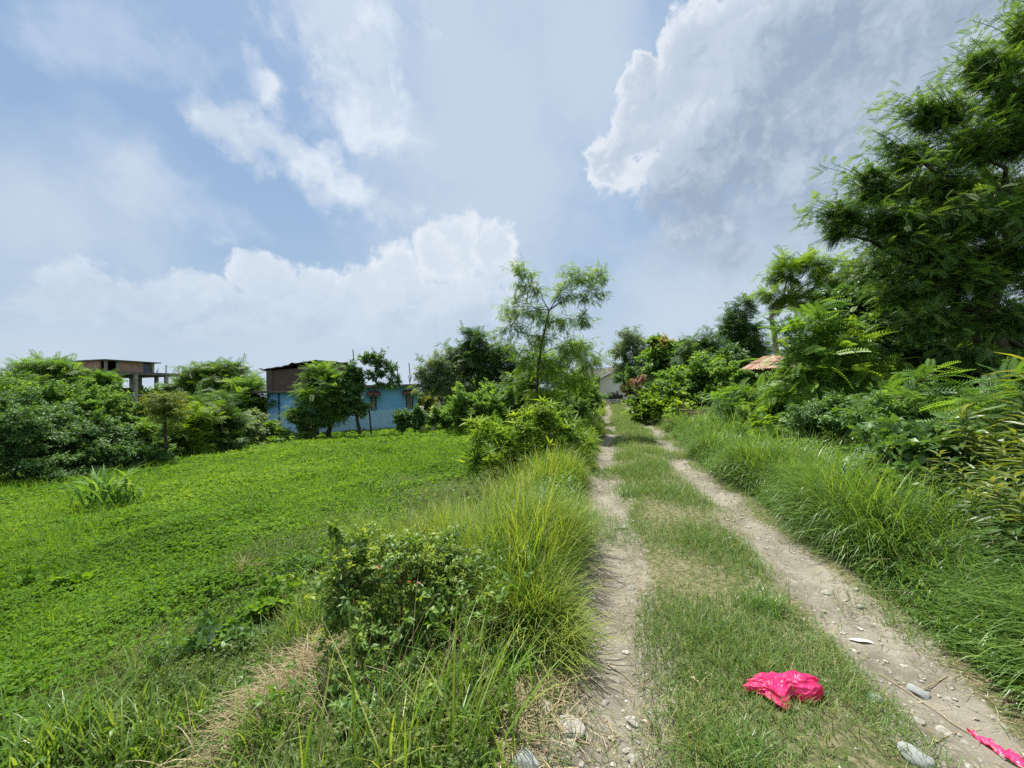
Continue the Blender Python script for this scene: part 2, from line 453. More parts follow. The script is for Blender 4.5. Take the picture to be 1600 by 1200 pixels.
def bifrond(npair=8, arch=0.35):
    """twice divided frond: each pinna a double row of leaflets, length 1"""
    out = []
    pin = frond(9, 0.17, 0.07, 1.15, 0.1)
    for i in range(npair):
        x = 0.2 + 0.78 * i / (npair - 1); l = 0.42 * (1 - 0.5 * abs(i / (npair - 1) - 0.35))
        for sg in (1, -1): out.append(place(pin, (x, 0, -arch * x * x), yaw=sg * 0.95, pitch=-0.15, s=l))
    out.append(T([(0, -.008, 0), (0, .008, 0), (0.5, .007, -arch * .25), (0.5, -.007, -arch * .25), (1, .003, -arch), (1, -.003, -arch)], [(0, 1, 2, 3), (3, 2, 4, 5)]))
    return join(*out)


def sprig(base, n=6, spread=1.0, ln=0.62, seed=1, stem=0.55):
    r = random.Random(seed); out = []
    for i in range(n):
        t = i / max(1, n - 1)
        out.append(place(base, (stem * t, 0, 0), yaw=(i * 2.4) % 6.283 * 0 + (1 if i % 2 else -1) * spread * (1 - 0.5 * t) + r.uniform(-.2, .2),
                         pitch=r.uniform(-.5, .5), roll=r.uniform(-.7, .7), s=ln * r.uniform(.75, 1.1), dt=0.12 * (t - 0.5)))
    return join(*out)


def rosette(base, n=7, pitch=0.5, ln=0.8, seed=2):
    r = random.Random(seed); out = []
    for i in range(n):
        out.append(place(base, (0, 0, 0), yaw=i * 2.399 + r.uniform(-.2, .2), pitch=pitch + r.uniform(-.3, .3), roll=r.uniform(-.3, .3), s=ln * r.uniform(.7, 1.1)))
    v, q, t = join(*out)
    return np.stack([v[:, 2], v[:, 1], -v[:, 0]], 1), q, t      # axis along x


TM = dict(spray=frond(8, .26, .07, .75, .28, -.05), fern=frond(11, .30, .075, 1.1, .32, .05), frond=frond(), frond_fine=frond(6, 0.30, 0.10, 1.0, 0.3), bifrond=bifrond(), bifrond_small=bifrond(6),
          sprig=sprig(leaf(0.5), 6, 1.0), sprig_narrow=sprig(leaf(0.28, 0.05, 0.25), 7, 0.8), sprig_thin=sprig(leaf(0.16, 0.02, 0.3), 8, 0.7, 0.5),
          whorl=rosette(leaf_long(0.17), 9, 0.75, 1.0), leaf=leaf(0.52), leaf_long=leaf_long(), lobed=lobed(), round=roundleaf(),
          sprig_round=sprig(roundleaf(), 5, 1.2, 0.55), trio=sprig(leaf(0.62, 0.06, 0.1), 3, 1.1, 0.8, 3, 0.2), rosette=rosette(leaf(0.5), 6, 0.35, 0.8))


# ------------------------------------------------------------------ things
def tag(o, label=None, cat=None, group=None, kind=None):
    if label: o['label'] = label
    if cat: o['category'] = cat
    if group: o['group'] = group
    if kind: o['kind'] = kind
    return o


def thing(name, loc, label, cat, group=None, rz=0.0):
    o = bpy.data.objects.new(name, None); COL.objects.link(o); o.location = [float(a) for a in loc]; o.rotation_euler = (0, 0, rz)
    o.empty_display_size = 0.1
    bpy.context.view_layer.update()
    return tag(o, label, cat, group)


def copy_thing(src, loc, label, rz=0.0, s=1.0):
    c = src.copy(); COL.objects.link(c); c.location = [float(a) for a in loc]; c.rotation_euler = (0, 0, rz); c.scale = (s, s, s)
    c['label'] = label
    for ch in list(src.children):
        d = ch.copy(); COL.objects.link(d); d.parent = c
        for g in list(ch.children):
            e = g.copy(); COL.objects.link(e); e.parent = d
    return c


def curve_pts(a, b, sag, n, r, wob):
    a = np.asarray(a, float); b = np.asarray(b, float); t = np.linspace(0, 1, n)[:, None]
    p = a + (b - a) * t + np.array([0, 0, 1.0]) * (sag * 4 * t * (1 - t))
    w = r.normal(0, wob, (n, 3)) * np.sin(math.pi * t); return p + w


def tree(name, label, cat, base, clusters, mat, tm, size, n, trunk=None, trunk_r=0.1, bark='bark', group=None, seed=1, droop=0.2, twigs=24,
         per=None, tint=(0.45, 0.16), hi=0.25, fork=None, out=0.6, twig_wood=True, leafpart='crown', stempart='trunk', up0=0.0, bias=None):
    """clusters: (centre xyz, (rx, ry, rz)).  A trunk, limbs to each cluster, twigs through the clusters and leaves along the twigs."""
    r = np.random.default_rng(seed); base = np.asarray(base, float)
    root = thing(name, base, label, cat, group)
    C = np.array([c[0] for c in clusters], float); Rr = np.array([c[1] for c in clusters], float)
    vol = (Rr[:, 0] * Rr[:, 2]); wts = vol / vol.sum()
    top = C.mean(0); zmin = (C[:, 2] - Rr[:, 2]).min()
    wood = MB(); leaves = MB()
    if trunk is None:
        f_ = fork if fork is not None else 0.55
        tp = base + (top - base) * f_
        trunk = [base - (0, 0, 0.15), base + (tp - base) * 0.35 + r.normal(0, .02, 3) * np.linalg.norm(tp - base), tp]
    trunk = np.asarray(trunk, float); tn = 9
    tt = np.linspace(0, len(trunk) - 1, tn); tpts = np.stack([np.interp(tt, np.arange(len(trunk)), trunk[:, k]) for k in range(3)], 1)
    tpts[1:-1] += r.normal(0, trunk_r * 0.18, (tn - 2, 3))
    wood.tube(tpts, trunk_r * np.linspace(1.15, 0.6, tn), 8)
    lows = tpts[tn // 2:]
    for i in range(len(C)):
        a = lows[np.argmin(np.linalg.norm(lows - C[i], axis=1) + 0.6 * np.maximum(0, lows[:, 2] - C[i][2]))]
        lr = trunk_r * (0.22 + 0.5 * math.sqrt(wts[i]))
        wood.tube(curve_pts(a, C[i], np.linalg.norm(C[i] - a) * 0.06, 7, r, np.linalg.norm(C[i] - a) * 0.03), np.linspace(lr, lr * 0.4, 7), 5)
        k = max(3, int(twigs * len(C) * wts[i]))
        d = r.normal(0, 1, (k, 3)); d /= np.linalg.norm(d, axis=1)[:, None]
        d[:, 2] += up0
        if bias is not None: d = d * .55 + np.array(bias) * r.uniform(.4, 1.2, (k, 1))
        outw = C[i] - tpts[-1]; no = np.linalg.norm(outw * np.array([1, 1, .6])); outw = outw / (no + 1e-6)
        s0 = C[i] + Rr[i] * d * r.uniform(0, 0.35, (k, 1))
        e0 = C[i] + Rr[i] * (d * r.uniform(0.5, 1.36, (k, 1)) + outw * out * r.uniform(0, .5, (k, 1)))
        tw_r = max(0.004, lr * 0.16)
        if twig_wood:
            for j in range(k):
                wood.tube(curve_pts(s0[j], e0[j], 0.03 * np.linalg.norm(e0[j] - s0[j]), 4, r, 0.01), np.linspace(tw_r, tw_r * 0.35, 4), 3)
        m = max(2, int(n * wts[i] / k))
        t = r.uniform(0.1, 1.04, (k, m)) if per is None else np.tile(np.linspace(0.15, 1, m), (k, 1))
        dirv = e0 - s0; ln = np.linalg.norm(dirv, axis=1)[:, None] + 1e-6; dn = dirv / ln
        pos = s0[:, None] + dirv[:, None] * t[:, :, None] + r.normal(0, 0.16, (k, m, 3)) * (Rr[i] * 0.55)
        sg = np.where(r.random((k, m)) < .5, 1.0, -1.0)
        sidev = np.cross(dn, [0, 0, 1.0]); sidev /= np.linalg.norm(sidev, axis=1)[:, None] + 1e-6
        fw = dn[:, None] * 0.6 + sidev[:, None] * sg[:, :, None] * 0.7 + r.normal(0, .42, (k, m, 3)); fw[:, :, 2] -= droop
        upv = np.array([0, 0, 1.0]) + r.normal(0, .38, (k, m, 3))
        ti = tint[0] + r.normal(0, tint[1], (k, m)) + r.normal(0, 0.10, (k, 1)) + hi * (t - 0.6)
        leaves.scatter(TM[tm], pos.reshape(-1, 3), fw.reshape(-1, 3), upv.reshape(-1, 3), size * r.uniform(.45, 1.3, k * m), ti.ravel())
    o1 = wood.build(stempart, M[bark], root, True, base); o2 = leaves.build(leafpart, mat, root, False, base)
    return root


def pc(px, py, d, rx, ry, rz=None):
    """a leaf cluster seen at a pixel of the photograph, d metres away"""
    k = d / FPX; return (P(px, py, d), (rx * k, (rz if rz else (rx + ry) / 2) * k, ry * k))


def gbase(px, d):
    """ground point below a pixel column at depth d"""
    p = P(px, 612, d); return np.array([p[0], p[1], float(H(p[0], p[1]))])


# ================================================================== ground and track
def ground():
    m, b = new_mat('soil_and_thatch'); o = obj_coord()
    n1 = noise(o, 0.7, 5, .6); n2 = noise(o, 14, 6, .65)
    c = mixc(smooth(n2, .35, .65), (0.035, 0.065, 0.012), (0.075, 0.125, 0.022))
    c = mixc(smooth(n1, .5, .72) * 0.45, c, (0.13, 0.105, 0.055))
    setin(b.inputs['Base Color'], c); b.inputs['Roughness'].default_value = 1; b.inputs['Specular IOR Level'].default_value = .1
    bump(b, n2, .8, .05)
    gx = np.concatenate([-np.geomspace(900, 31, 14), np.arange(-30, 24.01, 0.28), np.geomspace(25, 900, 14)])
    gy = np.concatenate([-np.geomspace(300, 5, 8), np.arange(-4, 14, 0.2), np.arange(14, 50, 0.6), np.geomspace(51, 1600, 14)])
    X, Y = np.meshgrid(gx, gy); Z = H(X, Y); U = X - .25 * Y - wv(Y)
    Z = Z - .13 * sst((U + .95) / .3) * sst((2.5 - U) / .3) * (Y < 61)
    ny, nx = X.shape; i = (np.arange(ny - 1)[:, None] * nx + np.arange(nx - 1)).ravel()
    mb = MB(); mb.add(np.stack([X, Y, Z], -1).reshape(-1, 3), np.stack([i, i + 1, i + nx + 1, i + nx], 1))
    tag(mb.build('ground', m, None, True), kind='structure')


def track():
    m, b = new_mat('track_dirt'); o = obj_coord()
    a = V.nt.nodes.new('ShaderNodeAttribute'); a.attribute_name = 'tint'; rut = V(a.outputs['Fac'])
    n1 = noise(o, 2.2, 6, .62); n2 = noise(o, 22, 6, .7); n3 = noise(o, 70, 4, .6)
    dirt = mixc(smooth(n1, .35, .65), (0.135, 0.122, 0.095), (0.235, 0.216, 0.175))
    dirt = mixc(smooth(n2, .52, .66) * .6, dirt, (0.29, 0.27, 0.215))
    dirt = mixc(smooth(n3, .60, .70) * .6, dirt, (0.12, 0.095, 0.065))
    dirt = mixc(smooth(noise(o, 1.1, 5, .6), .54, .70) * .5, dirt, (0.095, 0.082, 0.058))
    lit = mixc(smooth(n2, .4, .62), (0.075, 0.088, 0.034), (0.175, 0.16, 0.095))
    c = mixc(smooth(rut + (n1 - .5) * .9 + (n2 - .5) * .7, .30, .62), lit, dirt)
    setin(b.inputs['Base Color'], c); b.inputs['Roughness'].default_value = .95; b.inputs['Specular IOR Level'].default_value = .15
    bump(b, n2 * 0.7 + n3 * 0.3 + n1 * .8, .9, .03)
    ys = np.concatenate([np.arange(-3, 9, .055), np.arange(9, 24, .16), np.arange(24, 62, .5)]); us = np.arange(-.85, 2.45, .05)
    U, Y = np.meshgrid(us, ys); X = U + .25 * Y + wv(Y)
    rough = (np.sin(X * 23 + np.sin(Y * 11) * 2) * np.sin(Y * 19 + np.sin(X * 13) * 2) + .6 * np.sin(X * 41 + Y * 7) * np.sin(Y * 37 - X * 9)) * .005
    Z = H(X, Y) + .006 + rough + .003
    edge = np.minimum(sst((U + .85) / .2), sst((2.4 - U) / .2)); Z = Z - .03 * (1 - edge)
    wob = .07 * np.sin(Y * 1.7) + .05 * np.sin(Y * 4.1 + 1)
    rt = np.maximum(sst(1.35 - np.abs(U + .02 + wob) / .34), sst(1.30 - np.abs(U - 1.56 + wob * .8) / .33)) * np.clip(1.1 - Y / 90, .6, 1)
    ny, nx = X.shape; i = (np.arange(ny - 1)[:, None] * nx + np.arange(nx - 1)).ravel()
    mb = MB(); mb.add(np.stack([X, Y, Z], -1).reshape(-1, 3), np.stack([i, i + 1, i + nx + 1, i + nx], 1), None, rt.ravel())
    tag(mb.build('dirt_track', m, None, True), kind='structure')


ground(); track()


def TZ(x, y): return H(x, y) + 0.008


# ================================================================== grasses (uncountable)
def logy(n, y0, y1, r): return y0 * (y1 / y0) ** r.random(n)


def clumpy(x, y, s, ph=0.0):
    return 0.5 + 0.25 * (np.sin(x * s + ph + 1.3 * np.sin(y * s * .7)) + np.sin(y * s * 1.13 + ph * 2 + 1.1 * np.sin(x * s * .8 + 2)))


def grasses():
    r = np.random.default_rng(11)
    # median strip between the ruts
    mb = MB(); n = 90000
    y = logy(n, 1.0, 45, r); u = r.normal(.76, .34, n); x = u + .25 * y + wv(y)
    k = clumpy(x, y, 3.1); keep = (r.random(n) < .05 + 1.35 * k ** 1.3) & (u > .20 + .09 * np.sin(y * 2)) & (u < 1.32 + .1 * np.sin(y * 2.3 + 1)); x, y, u, k = x[keep], y[keep], u[keep], k[keep]; n = len(x)
    f = np.clip(y / 3.5, 1, 6) ** .62
    L = (.045 + .075 * r.random(n) * (.4 + 1.2 * k)) * np.minimum(f, 1.9); W = .0036 * f * r.uniform(.7, 1.4, n)
    mb.blades(np.stack([x, y, TZ(x, y) - .006], 1), r.uniform(0, 6.28, n), L, W, r.uniform(.05, .9, n), r.uniform(.1, 1.3, n), .38 + .22 * r.normal(0, 1, n) + .30 * (r.random(n) < .16) - .15 * (k - .5), 3)
    # sparse blades on the edges of the ruts
    n = 52000; y = logy(n, 1.0, 40, r); side = r.choice([-.36, .27, 1.27, 1.88], n); u = side + r.normal(0, .085, n) * (1 + .8 * (np.sin(y * 3.1 + side * 9) > .2)); x = u + .25 * y + wv(y)
    k = clumpy(x, y, 4.3, 1); keep = r.random(n) < k * 1.1; x, y, k = x[keep], y[keep], k[keep]; n = len(x); f = np.clip(y / 3.5, 1, 6) ** .62
    mb.blades(np.stack([x, y, TZ(x, y) - .006], 1), r.uniform(0, 6.28, n), (.04 + .09 * r.random(n)) * np.minimum(f, 1.9), .0036 * f, r.uniform(.2, 1.2, n), r.uniform(.1, 1.0, n), .42 + .25 * r.normal(0, 1, n), 3)
    n = 60000; y = logy(n, 3.0, 40, r); u = r.uniform(-.4, 1.95, n); x = u + .25 * y + wv(y); k = clumpy(x, y, 2.2, 11) * (.6 + .4 * np.sin(y * 1.9 + u * 2)); keep = k > .58 + .2 * r.random(n); x, y, u, k = x[keep], y[keep], u[keep], k[keep]; n = len(x); f = np.clip(y / 3.5, 1, 6) ** .62
    mb.blades(np.stack([x, y, TZ(x, y) - .006], 1), r.uniform(0, 6.28, n), (.04 + .12 * r.random(n)) * np.minimum(f, 1.9), .0036 * f, r.uniform(.1, 1.0, n), r.uniform(.1, 1.2, n), .38 + .22 * r.normal(0, 1, n), 3)
    tag(mb.build('track_grass', 'grass_track'), 'short grass mixed with straw growing along the middle of the track', 'grass', kind='stuff')
    # tall grass of the left bank
    mb = MB(); n = 52000
    y = logy(n, 1.5, 42, r); u = -.42 - np.abs(r.normal(0, .62, n)); x = u + .25 * y + wv(y)
    k = clumpy(x, y, 2.3, 2); near = (y < 2.5 + .5 * np.clip(-u - .8, 0, 2))
    bush = ((x + .80) ** 2 + (y - 2.7) ** 2 < .34 ** 2)
    keep = (r.random(n) < .25 + k) & ~(near & (r.random(n) < .93)) & ~bush; x, y, u, k = x[keep], y[keep], u[keep], k[keep]; n = len(x)
    f = np.clip(y / 4, 1, 6) ** .6
    L = (.18 + .76 * r.random(n) * (.15 + 1.15 * k ** 1.3)) * np.clip(1.25 - np.abs(u + .8) * .3, .45, 1); L = np.where(u > -.62, L * .8, L)
    kind = r.random(n); wide = kind < .28; dryb = kind > .93
    W = np.where(wide, .0100, .0050) * f * r.uniform(.6, 1.4, n)
    head = np.where(r.random(n) < .35, r.normal(-.5, 1.0, n), r.uniform(0, 6.28, n))
    lean = np.abs(r.normal(0, .3, n)) + .25 * (r.random(n) < .2) + .5 * dryb
    mb.blades(np.stack([x, y, H(x, y) - .01], 1), head, L, W, lean, r.uniform(.2, 1.9, n) * r.uniform(.3, 1.1, n), .44 + .18 * r.normal(0, 1, n) + .5 * dryb + .25 * (k - .5), 4, .25)
    # broad-leaved weeds growing through it
    n = 9000; y = logy(n, 2.2, 30, r); u = -.55 - np.abs(r.normal(0, .8, n)); x = u + .25 * y + wv(y); k = clumpy(x, y, 1.6, 9); keep = (r.random(n) < k ** 2 * 1.6); x, y = x[keep], y[keep]; n = len(x); f = np.clip(y / 4, 1, 5) ** .7
    mb.scatter(TM['sprig'], np.stack([x, y, H(x, y) + .08 + .38 * r.random(n)], 1), np.stack([r.normal(0, 1, n), r.normal(0, 1, n), r.uniform(-.2, .9, n)], 1), np.stack([r.normal(0, .4, n), r.normal(0, .4, n), np.ones(n)], 1), .085 * f * r.uniform(.6, 1.3, n), .28 + .17 * r.normal(0, 1, n))
    tag(mb.build('bank_grass', 'grass_tall'), 'tall yellow-green grass on the bank left of the track', 'grass', kind='stuff')
    # verge on the right
    mb = MB(); n = 80000
    y = logy(n, 1.2, 45, r); u = 2.0 + np.abs(r.normal(0, .85, n)); x = u + .25 * y + wv(y)
    k = clumpy(x, y, 2.7, 4); keep = (r.random(n) < .35 + k) & (u < 6); x, y, u, k = x[keep], y[keep], u[keep], k[keep]; n = len(x)
    f = np.clip(y / 4, 1, 6) ** .6
    L = (.14 + .72 * np.clip((u - 1.9) / .45, .1, 1)) * r.uniform(.4, 1.1, n) * (.45 + .8 * k)
    W = np.where(r.random(n) < .35, .0115, .0066) * f * r.uniform(.5, 1.4, n)
    head = np.where(r.random(n) < .55, r.normal(3.3, .9, n), r.uniform(0, 6.28, n))
    mb.blades(np.stack([x, y, H(x, y) - .01], 1), head, L, W, np.abs(r.normal(.1, .35, n)), r.uniform(.5, 2.3, n), .42 + .2 * r.normal(0, 1, n) + .45 * (r.random(n) < .07) + .2 * (k - .5), 5, .28)
    # weeds and seedlings filling the ground under the shrubs
    n = 16000; y = logy(n, 2.5, 32, r); u = 2.6 + 6.5 * r.random(n); x = u + .25 * y + wv(y); k = clumpy(x, y, 1.3, 2); keep = (r.random(n) < .25 + k) & ~((x / y > .42) & (x / y < .57) & (y < 16)); x, y, u = x[keep], y[keep], u[keep]; n = len(x); f = np.clip(y / 4, 1, 5) ** .7
    mb.scatter(TM['sprig'], np.stack([x, y, H(x, y) + .05 + (.15 + .45 * np.clip((u - 2.8) / 2, 0, 1)) * r.random(n)], 1), np.stack([r.normal(0, 1, n), r.normal(0, 1, n), r.uniform(-.2, .9, n)], 1), np.stack([r.normal(0, .4, n), r.normal(0, .4, n), np.ones(n)], 1), .11 * f * r.uniform(.6, 1.3, n), .38 + .2 * r.normal(0, 1, n))
    n = 700; y = logy(n, 4.5, 26, r); u = 3.6 + 5 * r.random(n); x = u + .25 * y + wv(y); keep = ~((x / y > .42) & (x / y < .57) & (y < 16)); x, y = x[keep], y[keep]; n = len(x)
    mb.scatter(TM['fern'], np.stack([x, y, H(x, y) + .2 + .5 * r.random(n)], 1), np.stack([r.normal(0, 1, n), r.normal(0, 1, n), r.uniform(.1, .8, n)], 1), np.tile([0, 0, 1.0], (n, 1)) + r.normal(0, .2, (n, 3)), .42 * r.uniform(.6, 1.2, n), .5 + .2 * r.normal(0, 1, n))
    tag(mb.build('verge_grass', 'grass_verge'), 'knee high dark green grass on the verge right of the track', 'grass', kind='stuff')
    # the field: low leafy cover and soft grass
    mb = MB(); n = 210000
    y = logy(n, 2.0, 42, r); x = -3.4 - (r.random(n)) * (1.5 * y + 2) + .25 * y
    u = x - .25 * y; k = clumpy(x, y, 1.7, 3)
    keep = (x > -21) & (u < -4.4 + np.clip((y - 8) / 8, 0, 1) * 2.0 + .4 * np.sin(y * 1.3) + .9 * r.normal(0, 1, n) * .5) & (r.random(n) < .45 + k); x, y, u, k = x[keep], y[keep], u[keep], k[keep]; n = len(x)
    f = np.clip(y / 4.5, 1, 9) ** .62; dist = np.clip((-u - 1.9) / 1.5, 0, 1)
    mound = .16 * clumpy(x, y, 1.15, 9) ** 2 + .10 * clumpy(x, y, 3.3, 2) ** 3
    z = H(x, y) + (.015 + mound + .09 * r.random(n) * (.3 + k)) * (.4 + .6 * dist)
    fw = np.stack([r.normal(0, 1, n), r.normal(0, 1, n), r.uniform(0, .5, n)], 1); up = np.stack([r.normal(0, .22, n), r.normal(0, .22, n), np.ones(n)], 1)
    mid = r.random(n) < .7; tn = .52 + .11 * r.normal(0, 1, n) + .55 * (clumpy(x, y, .55, 1) - .5) + .35 * (clumpy(x, y, 2.2, 5) - .5) + .5 * (r.random(n) < .02)
    for msk, tmn, s in ((mid, 'trio', .052), (~mid, 'sprig', .085)):
        mb.scatter(TM[tmn], np.stack([x, y, z], 1)[msk], fw[msk], up[msk], (s * f * r.uniform(.45, 1.4, n))[msk], tn[msk])
    n = 210000; y = logy(n, 2.2, 42, r); x = -3.0 - (r.random(n)) * (1.5 * y + 2) + .25 * y; u = x - .25 * y; k = clumpy(x, y, 1.1, 6)
    keep = (x > -21) & (u < -4.2 + np.clip((y - 8) / 8, 0, 1) * 2.2 + .7 * r.normal(0, 1, n)) & (r.random(n) < .10 + 1.3 * k ** 2 * clumpy(x, y, .37, 4)); x, y, k = x[keep], y[keep], k[keep]; n = len(x); f = np.clip(y / 4.5, 1, 9) ** .6
    mb.blades(np.stack([x, y, H(x, y)], 1), r.uniform(0, 6.28, n), (.14 + .20 * r.random(n)) * np.minimum(f, 1.6), .0050 * f, r.uniform(.0, .6, n), r.uniform(.2, 1.3, n), .5 + .17 * r.normal(0, 1, n), 3, .25)
    tag(mb.build('field_cover', 'leaf_field'), 'bright green low weeds and grass covering the whole field', 'ground cover', kind='stuff')
    # rough shorter grass on the foot of the bank, lower left, with straw in it
    mb = MB(); n = 150000
    y = logy(n, 1.1, 22, r); u = -.6 - 4.9 * r.random(n) ** .9; x = u + .25 * y + wv(y)
    k = clumpy(x, y, 2.6, 5); dry = np.exp(-(((x + 4.0) / 1.4) ** 2 + ((y - 3.5) / .55) ** 2)) + .6 * np.exp(-(((x + 2.6) / .8) ** 2 + ((y - 2.6) / .4) ** 2))
    keep = (r.random(n) < (.35 + .9 * k) * (1 - .6 * np.clip(dry, 0, 1))) & (x > -1.6 * y - 1.5); x, y, u, k = x[keep], y[keep], u[keep], k[keep]; n = len(x)
    f = np.clip(y / 4, 1, 5) ** .6
    mb.blades(np.stack([x, y, H(x, y) - .005], 1), np.where(r.random(n) < .5, r.normal(.6, .8, n), r.uniform(0, 6.28, n)), (.05 + .20 * r.random(n) ** 1.5 * (.35 + 1.1 * k)) * np.minimum(f, 1.5), .0034 * f * r.uniform(.7, 1.6, n), r.uniform(.1, .9, n), r.uniform(.2, 1.4, n), .26 + .17 * r.normal(0, 1, n) + .4 * (r.random(n) < .10) + .25 * (clumpy(x, y, .8, 3) - .5), 3, .2)
    n = 42000; y = logy(n, 1.1, 22, r); u = -.55 - 5.0 * r.random(n); x = u + .25 * y + wv(y); k = clumpy(x, y, 1.9, 8); keep = (r.random(n) < k * 1.2) & (x > -1.6 * y - 1.5); x, y = x[keep], y[keep]; n = len(x); f = np.clip(y / 4, 1, 5) ** .7
    fw = np.stack([r.normal(0, 1, n), r.normal(0, 1, n), r.uniform(0, .9, n)], 1); up = np.stack([r.normal(0, .4, n), r.normal(0, .4, n), np.ones(n)], 1)
    mb.scatter(TM['sprig'], np.stack([x, y, H(x, y) + .02 + .09 * r.random(n)], 1), fw, up, .058 * f * r.uniform(.5, 1.3, n), .34 + .17 * r.normal(0, 1, n) + .25 * (clumpy(x, y, .9, 1) - .5))
    tag(mb.build('bank_undergrowth', 'grass_rough'), 'short rough grass and weeds below the bank in front of the field', 'grass', kind='stuff')
    # straw: lodged dry grass lying over the bank, and litter along the ruts
    mb = MB(); n = 450
    cx, cy_ = G(470, 1085)[:2]
    x = cx + r.normal(0, .14, n); y = cy_ + r.normal(0, .13, n) + (x - cx) * .8
    keep = r.random(n) < .75; x, y = x[keep], y[keep]; n = len(x)
    mb.blades(np.stack([x, y, H(x, y) + .02 + .16 * r.random(n)], 1), r.normal(3.9, .6, n), r.uniform(.14, .42, n), .0042, r.uniform(.3, 1.2, n), r.uniform(.3, 1.2, n), .5 + .25 * r.normal(0, 1, n), 3)
    for (px, py, nn, sx, sy) in ((75, 1055, 2600, .5, .14), (20, 1115, 1400, .3, .12), (860, 1010, 350, .10, .30), (800, 1110, 500, .2, .16), (400, 880, 300, .1, .1), (640, 990, 300, .2, .1), (160, 1000, 700, .4, .1)):
        c = G(px, py); x = c[0] + r.normal(0, sx, nn); y = c[1] + r.normal(0, sy, nn)
        mb.blades(np.stack([x, y, H(x, y) + .008 + .03 * r.random(nn)], 1), r.uniform(0, 6.28, nn), r.uniform(.05, .2, nn), .0036, r.uniform(1.1, 1.5, nn), r.uniform(0, .3, nn), .5 + .25 * r.normal(0, 1, nn), 2)
    n = 16000; y = logy(n, 1.0, 30, r); side = r.choice([-.42, .26, 1.24, 1.95, -.6], n, p=[.34, .2, .18, .18, .1]); u = side + r.normal(0, .12, n); x = u + .25 * y + wv(y); f = np.clip(y / 3.5, 1, 6) ** .7
    keep = r.random(n) < clumpy(x, y, 2.4, 7) * 1.2; x, y, f = x[keep], y[keep], f[keep]; n = len(x)
    mb.blades(np.stack([x, y, TZ(x, y) + .004], 1), r.uniform(0, 6.28, n), r.uniform(.03, .12, n) * f, .0032 * f, r.uniform(1.25, 1.52, n), r.uniform(-.1, .15, n), .45 + .28 * r.normal(0, 1, n), 2)
    n = 1500; y = logy(n, 1.6, 30, r); u = np.where(r.random(n) < .6, -.6 - np.abs(r.normal(0, 1.1, n)), 2.2 + np.abs(r.normal(0, .8, n))); x = u + .25 * y + wv(y); f = np.clip(y / 4, 1, 5) ** .6
    mb.blades(np.stack([x, y, H(x, y)], 1), r.uniform(0, 6.28, n), r.uniform(.25, .8, n), .0034 * f, np.abs(r.normal(.2, .4, n)), r.uniform(.0, 1.3, n), .35 + .25 * r.normal(0, 1, n), 4)
    tag(mb.build('dry_straw', 'straw'), 'pale dry grass lying flat on the bank and along the ruts', 'straw', kind='stuff')


grasses()


# ================================================================== stones, gravel
def rock_mesh(mb, c, s, r, sub=2, tint=.5):
    import bmesh
    bm = bmesh.new(); bmesh.ops.create_icosphere(bm, subdivisions=sub, radius=1)
    v = np.array([w.co[:] for w in bm.verts]); t = [[w.index for w in f.verts] for f in bm.faces]; bm.free()
    k = r.normal(0, 1, (4, 3)) * 1.6; ph = r.uniform(0, 6, 4)
    d = 1 + .16 * np.sin(v @ k[0] + ph[0]) + .12 * np.sin(v @ k[1] * 1.8 + ph[1]) + .05 * np.sin(v @ k[2] * 3.6 + ph[2])
    v = v * (d + (.03 * np.sin(v @ k[3] * 7 + ph[3]) if sub > 2 else 0))[:, None]
    for _ in range(3 if sub < 3 else 6):
        nrm = r.normal(0, 1, 3); nrm /= np.linalg.norm(nrm); h = v @ nrm; v = v - np.outer(np.maximum(h - .70, 0) * .85, nrm)
    a = r.uniform(0, 6.28); R = np.array([[math.cos(a), -math.sin(a), 0], [math.sin(a), math.cos(a), 0], [0, 0, 1]])
    mb.add((v * np.asarray(s)) @ R.T + np.asarray(c), None, t, tint)


